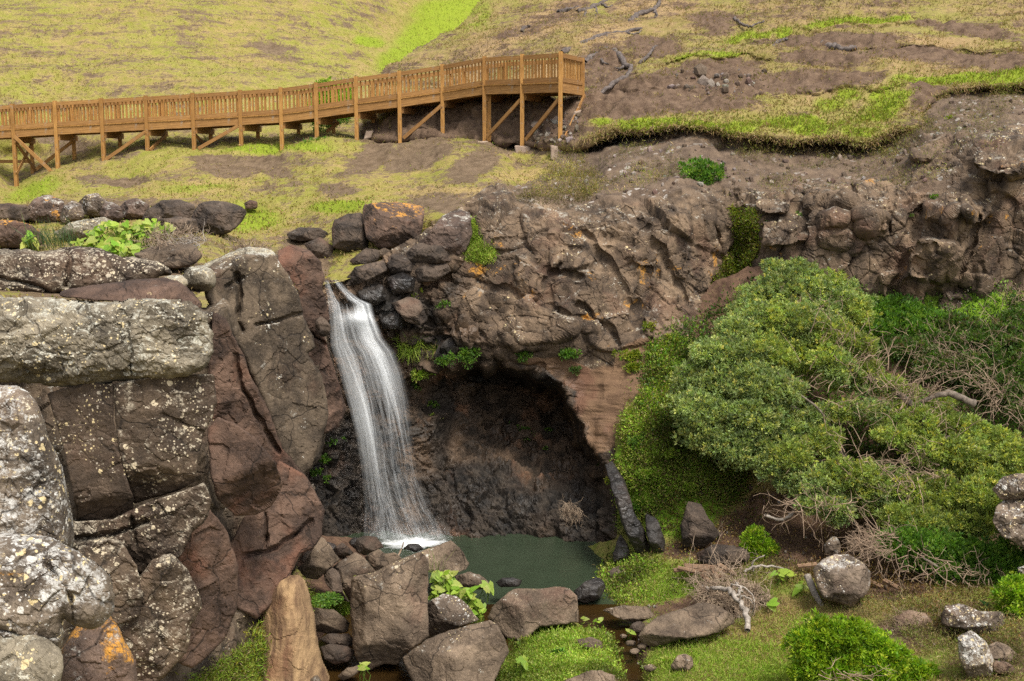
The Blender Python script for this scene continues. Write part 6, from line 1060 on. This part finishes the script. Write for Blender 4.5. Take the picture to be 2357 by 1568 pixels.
q = P(945+105*r*np.cos(a), 1236+14*r*np.sin(a), 29.6)+np.stack([rng.normal(size=n)*.05, rng.normal(size=n)*.25, np.abs(rng.normal(size=n))*.22*(1.1-r)], 1); q[:, 2] = np.maximum(q[:, 2], .02)
add_leaves(A, q, rdir(n), rng.uniform(.006, .018, n), rng.uniform(.005, .012, n), np.full((n, 3), .8)); child(wf, A.build('spray', m_foamdrop), 'spray')
# ------------------------------------------------------------ roots, driftwood, planks, dry brush
def pathobj(name, label, cat, pts, r0, r1, mat, group=None, n=26, jit=.02, side=(), ns=8):
    A = Acc(); add_tube(A, curve(pts, n, jit), r0, r1, ns=ns, wob=.18)
    for sp, a, b in side: add_tube(A, curve(sp, 12, jit), a, b, ns=6, wob=.2)
    return obj(name, A.build(name, mat, True), None, label, cat, group)
def sp(L, dy=.10): return [P(u, v, float(spur_f(np.array([float(u)]), np.array([float(v)]))[0])-dy) for u, v in L]
c2 = lambda L: [(785.8+x/2.837, y/2.837) for x, y in L]
GR = 'exposed roots on the bare slope'
for i, (L, r0, r1, lb, sd) in enumerate([(c2([(1450,350),(1520,310),(1600,280),(1680,240),(1760,220),(1850,210),(1960,192)]),.14,.07,'long dark root running up the slope right of the platform',[c2([(1680,240),(1720,225),(1745,250)]),c2([(1850,210),(1900,225),(1960,205)])]),
 (c2([(1585,405),(1640,370),(1690,345),(1730,318),(1780,338)]),.13,.06,'pale twisted root just right of the platform railing',[c2([(1690,345),(1700,400),(1740,420)]),c2([(1640,370),(1600,380),(1590,420)])]),
 (c2([(1780,335),(1830,380),(1850,425),(1892,440),(1870,490),(1800,530),(1740,575),(1680,612)]),.12,.07,'looping pale root curling down the bare bank',[c2([(1850,425),(1820,450),(1790,440)])]),
 (c2([(1420,85),(1480,65),(1550,45)]),.13,.05,'short dark root near the top edge of the slope',[]),(c2([(1540,80),(1620,62),(1700,22),(1790,-15)]),.15,.08,'thick root hung with lichen at the top of the slope',[c2([(1600,65),(1590,100),(1595,128)]),c2([(1660,45),(1670,80),(1665,105)]),c2([(1700,22),(1740,50),(1770,40)])]),
 (c2([(1885,150),(1945,92),(2040,62),(2078,18),(2070,-10)]),.14,.07,'long root bending upward at the top right of the slope',[c2([(1930,105),(1925,135),(1930,152)]),c2([(2040,62),(2060,90),(2050,120)])]),
 (c2([(1175,218),(1190,185),(1225,170)]),.10,.05,'small dark snag in the straw coloured grass',[]),(c2([(1945,412),(1990,380),(2040,320),(2060,300)]),.07,.04,'thin root on the bare bank below the roots',[]),
 ([(1776,117),(1790,98),(1812,90)],.09,.05,'short bent root on the terraced slope',[]),([(1878,100),(1905,105),(1938,113),(1970,110)],.14,.08,'thick dark root lying level across the terraced slope',[]),([(1690,42),(1720,60),(1760,48)],.06,.03,'thin root high on the terraced slope',[])]):
    pathobj('exposed_root', lb, 'root', sp(L), r0, r1, m_root, GR, side=[(sp(s), r0*.5, r0*.2) for s in sd])
c3 = lambda L, Y: [P(1264.6+x/3.649, 1138.7+y/3.649, Y if np.isscalar(Y) else np.interp(k, [0, len(L)-1], Y)) for k, (x, y) in enumerate(L)]
pathobj('driftwood', 'bleached forked dead branch arching over the brown slab', 'driftwood', c3([(1275,770),(1330,792),(1400,788),(1500,800),(1560,850),(1620,930),(1660,1010),(1672,1145)], (24.5,22.9)), .045, .06, m_drift, side=[(c3([(1560,850),(1610,815),(1600,770),(1580,745)],(23.6,23.9)),.045,.02),(c3([(1500,800),(1540,765),(1620,770),(1700,830),(1730,900),(1700,1020)],(23.9,23.6)),.02,.008),(c3([(1330,790),(1310,850),(1350,920)],24.3),.025,.008),(c3([(1600,880),(1680,860),(1690,950),(1660,1040)],23.4),.018,.006)])
pathobj('driftwood', 'long thin curved grey branch behind the dry grass heap', 'driftwood', c3([(1640,650),(1700,610),(1780,600),(1880,605),(1960,620),(2050,660)],25), .03, .015, m_drift, jit=.008)
pathobj('driftwood', 'upright hooked grey stick in the planks', 'driftwood', c3([(1715,640),(1705,580),(1740,540),(1810,508)],25.3), .022, .01, m_drift, jit=.005)
pathobj('driftwood', 'pale curved limb lying under the windswept tree', 'driftwood', c3([(1810,170),(1900,205),(1960,205),(2040,165),(2055,130),(2040,100)],26.2), .03, .045, m_drift, jit=.006)
pathobj('log', 'short peeled log leaning on the big speckled boulder', 'log', [P(1858,1325,24.1),P(1868,1348,23.9),P(1880,1375,23.7),P(1893,1397,23.5)], .075, .06, m_drift, n=8, jit=.004)
pathobj('stick', 'rusty brown stick standing between the pool boulders', 'stick', [P(917,1279,25),P(925,1262,25.1),P(929,1248,25.1)], .02, .012, m_straw, n=6, jit=.002)
def plank(u0, v0, u1, v1, Y0, Y1, label, w_=.10, mat=None):
    p0, p1 = Vector(P(u0, v0, Y0)), Vector(P(u1, v1, Y1)); d = p1-p0; x = d.normalized(); y = Vector((0, -.3, 1)).cross(x).normalized(); z = x.cross(y); M = Matrix((x, y, z)).transposed().to_4x4(); M.translation = (p0+p1)/2
    o = obj('plank', boxmesh('plank', d.length, w_, .045, mat or m_plank2), None, label, 'plank', 'broken planks in the heap'); o.matrix_basis = M
m_plank2 = woodmat('driftwood_plank', (.12, .07, .042), (.28, .18, .11), 0)
for a in [(1551,1313,1630,1303,25.6,25.7,'longest plank, at the left end of the heap'),(1575,1302,1652,1306,25.9,25.9,'plank along the back of the heap'),(1598,1317,1644,1305,25.5,25.6,'plank slanting up through the middle of the heap'),(1615,1323,1641,1345,25.2,24.8,'pale plank sliding down the front of the heap'),(1653,1299,1693,1323,25.8,25.4,'plank at the right end of the heap'),(1625,1309,1674,1315,25.6,25.6,'plank lying level over the others'),(1616,1318,1670,1329,25.4,25.3,'low plank at the front of the heap'),(1560,1307,1600,1316,25.6,25.5,'short plank crossing the longest one'),(1640,1303,1650,1332,25.4,25.2,'steep splintered plank in the middle of the heap'),
 (2034,1335,2102,1373,24.4,23.9,'rust coloured plank on the shaded ground under the tree'),(2000,1337,2030,1352,24.6,24.3,'short plank end beside the speckled boulder'),(2097,1392,2150,1392,23.4,23.4,'dark plank lying in the grass under the shrub'),(1836,1304,1880,1299,25.2,25.2,'brown plank left of the speckled boulder')]: plank(*a)
def brush(label, reg, n, ln, r, dm, Yf, sp_=.6, mat=m_straw, name='dry_brush'):
    A = Acc(); add_twigs(A, n, reg, dm, ln, r, Yf, sp_); return obj(name, A.build(name, mat), None, label, 'dry brush')
brush('heap of dry brown stalks behind the driftwood', inell(1690,1362,85,34,5), 420, .6, .009, (-.2,-.5,-.5), lambda u, v: 24.6-(v-1330)/90)
brush('loose dry stalks strewn over the plank heap', inell(1650,1325,70,18,0), 70, .8, .008, (.6,-.4,.1), lambda u, v: 25.3, .7)
brush('grey dry brush beside the lime green bush', inell(2130,1490,75,34,35), 420, .42, .006, (-.3,-.3,.8), lambda u, v: 21.9, .5, m_twig)
brush('dry grass hanging from the long lichened rock', inell(2255,1440,22,28,0), 120, .3, .006, (.1,-.5,-.9), lambda u, v: 22.0, .3)
brush('spray of broken pale stalks on the white blotched boulder', inell(2190,1455,26,12,20), 70, .4, .009, (.5,-.3,.4), lambda u, v: 21.6, .5)
brush('pale dry palm stalks lying on the shelf', inell(430,566,46,10,-15), 60, .5, .010, (-.8,-.3,-.25), lambda u, v: 25.6, .5, m_drift)
brush('rusty dry grass scattered on top of the shelf', inell(400,550,70,14,0), 220, .4, .008, (.3,-.4,.1), lambda u, v: 26.2, .8)
brush('rusty dry grass on the rim of the tall buttress', inell(570,572,40,7,0), 120, .4, .008, (.3,-.4,.1), lambda u, v: 26.5, .8)
brush('tangle of dry grass on the left shelf edge', inell(380,570,20,12,50), 60, .4, .008, (.1,-.4,-.6), lambda u, v: 25.2, .5)
brush('bird nest like tuft of dry grass on the cave wall', inell(1315,1175,26,18,20), 130, .3, .006, (-.3,-.6,-.3), lambda u, v: 30.2, .7)
brush('grey twigs spraying over the speckled boulder', inell(2020,1262,46,14,15), 60, .7, .009, (-.85,-.3,-.1), lambda u, v: 24.0, .4, m_twig)
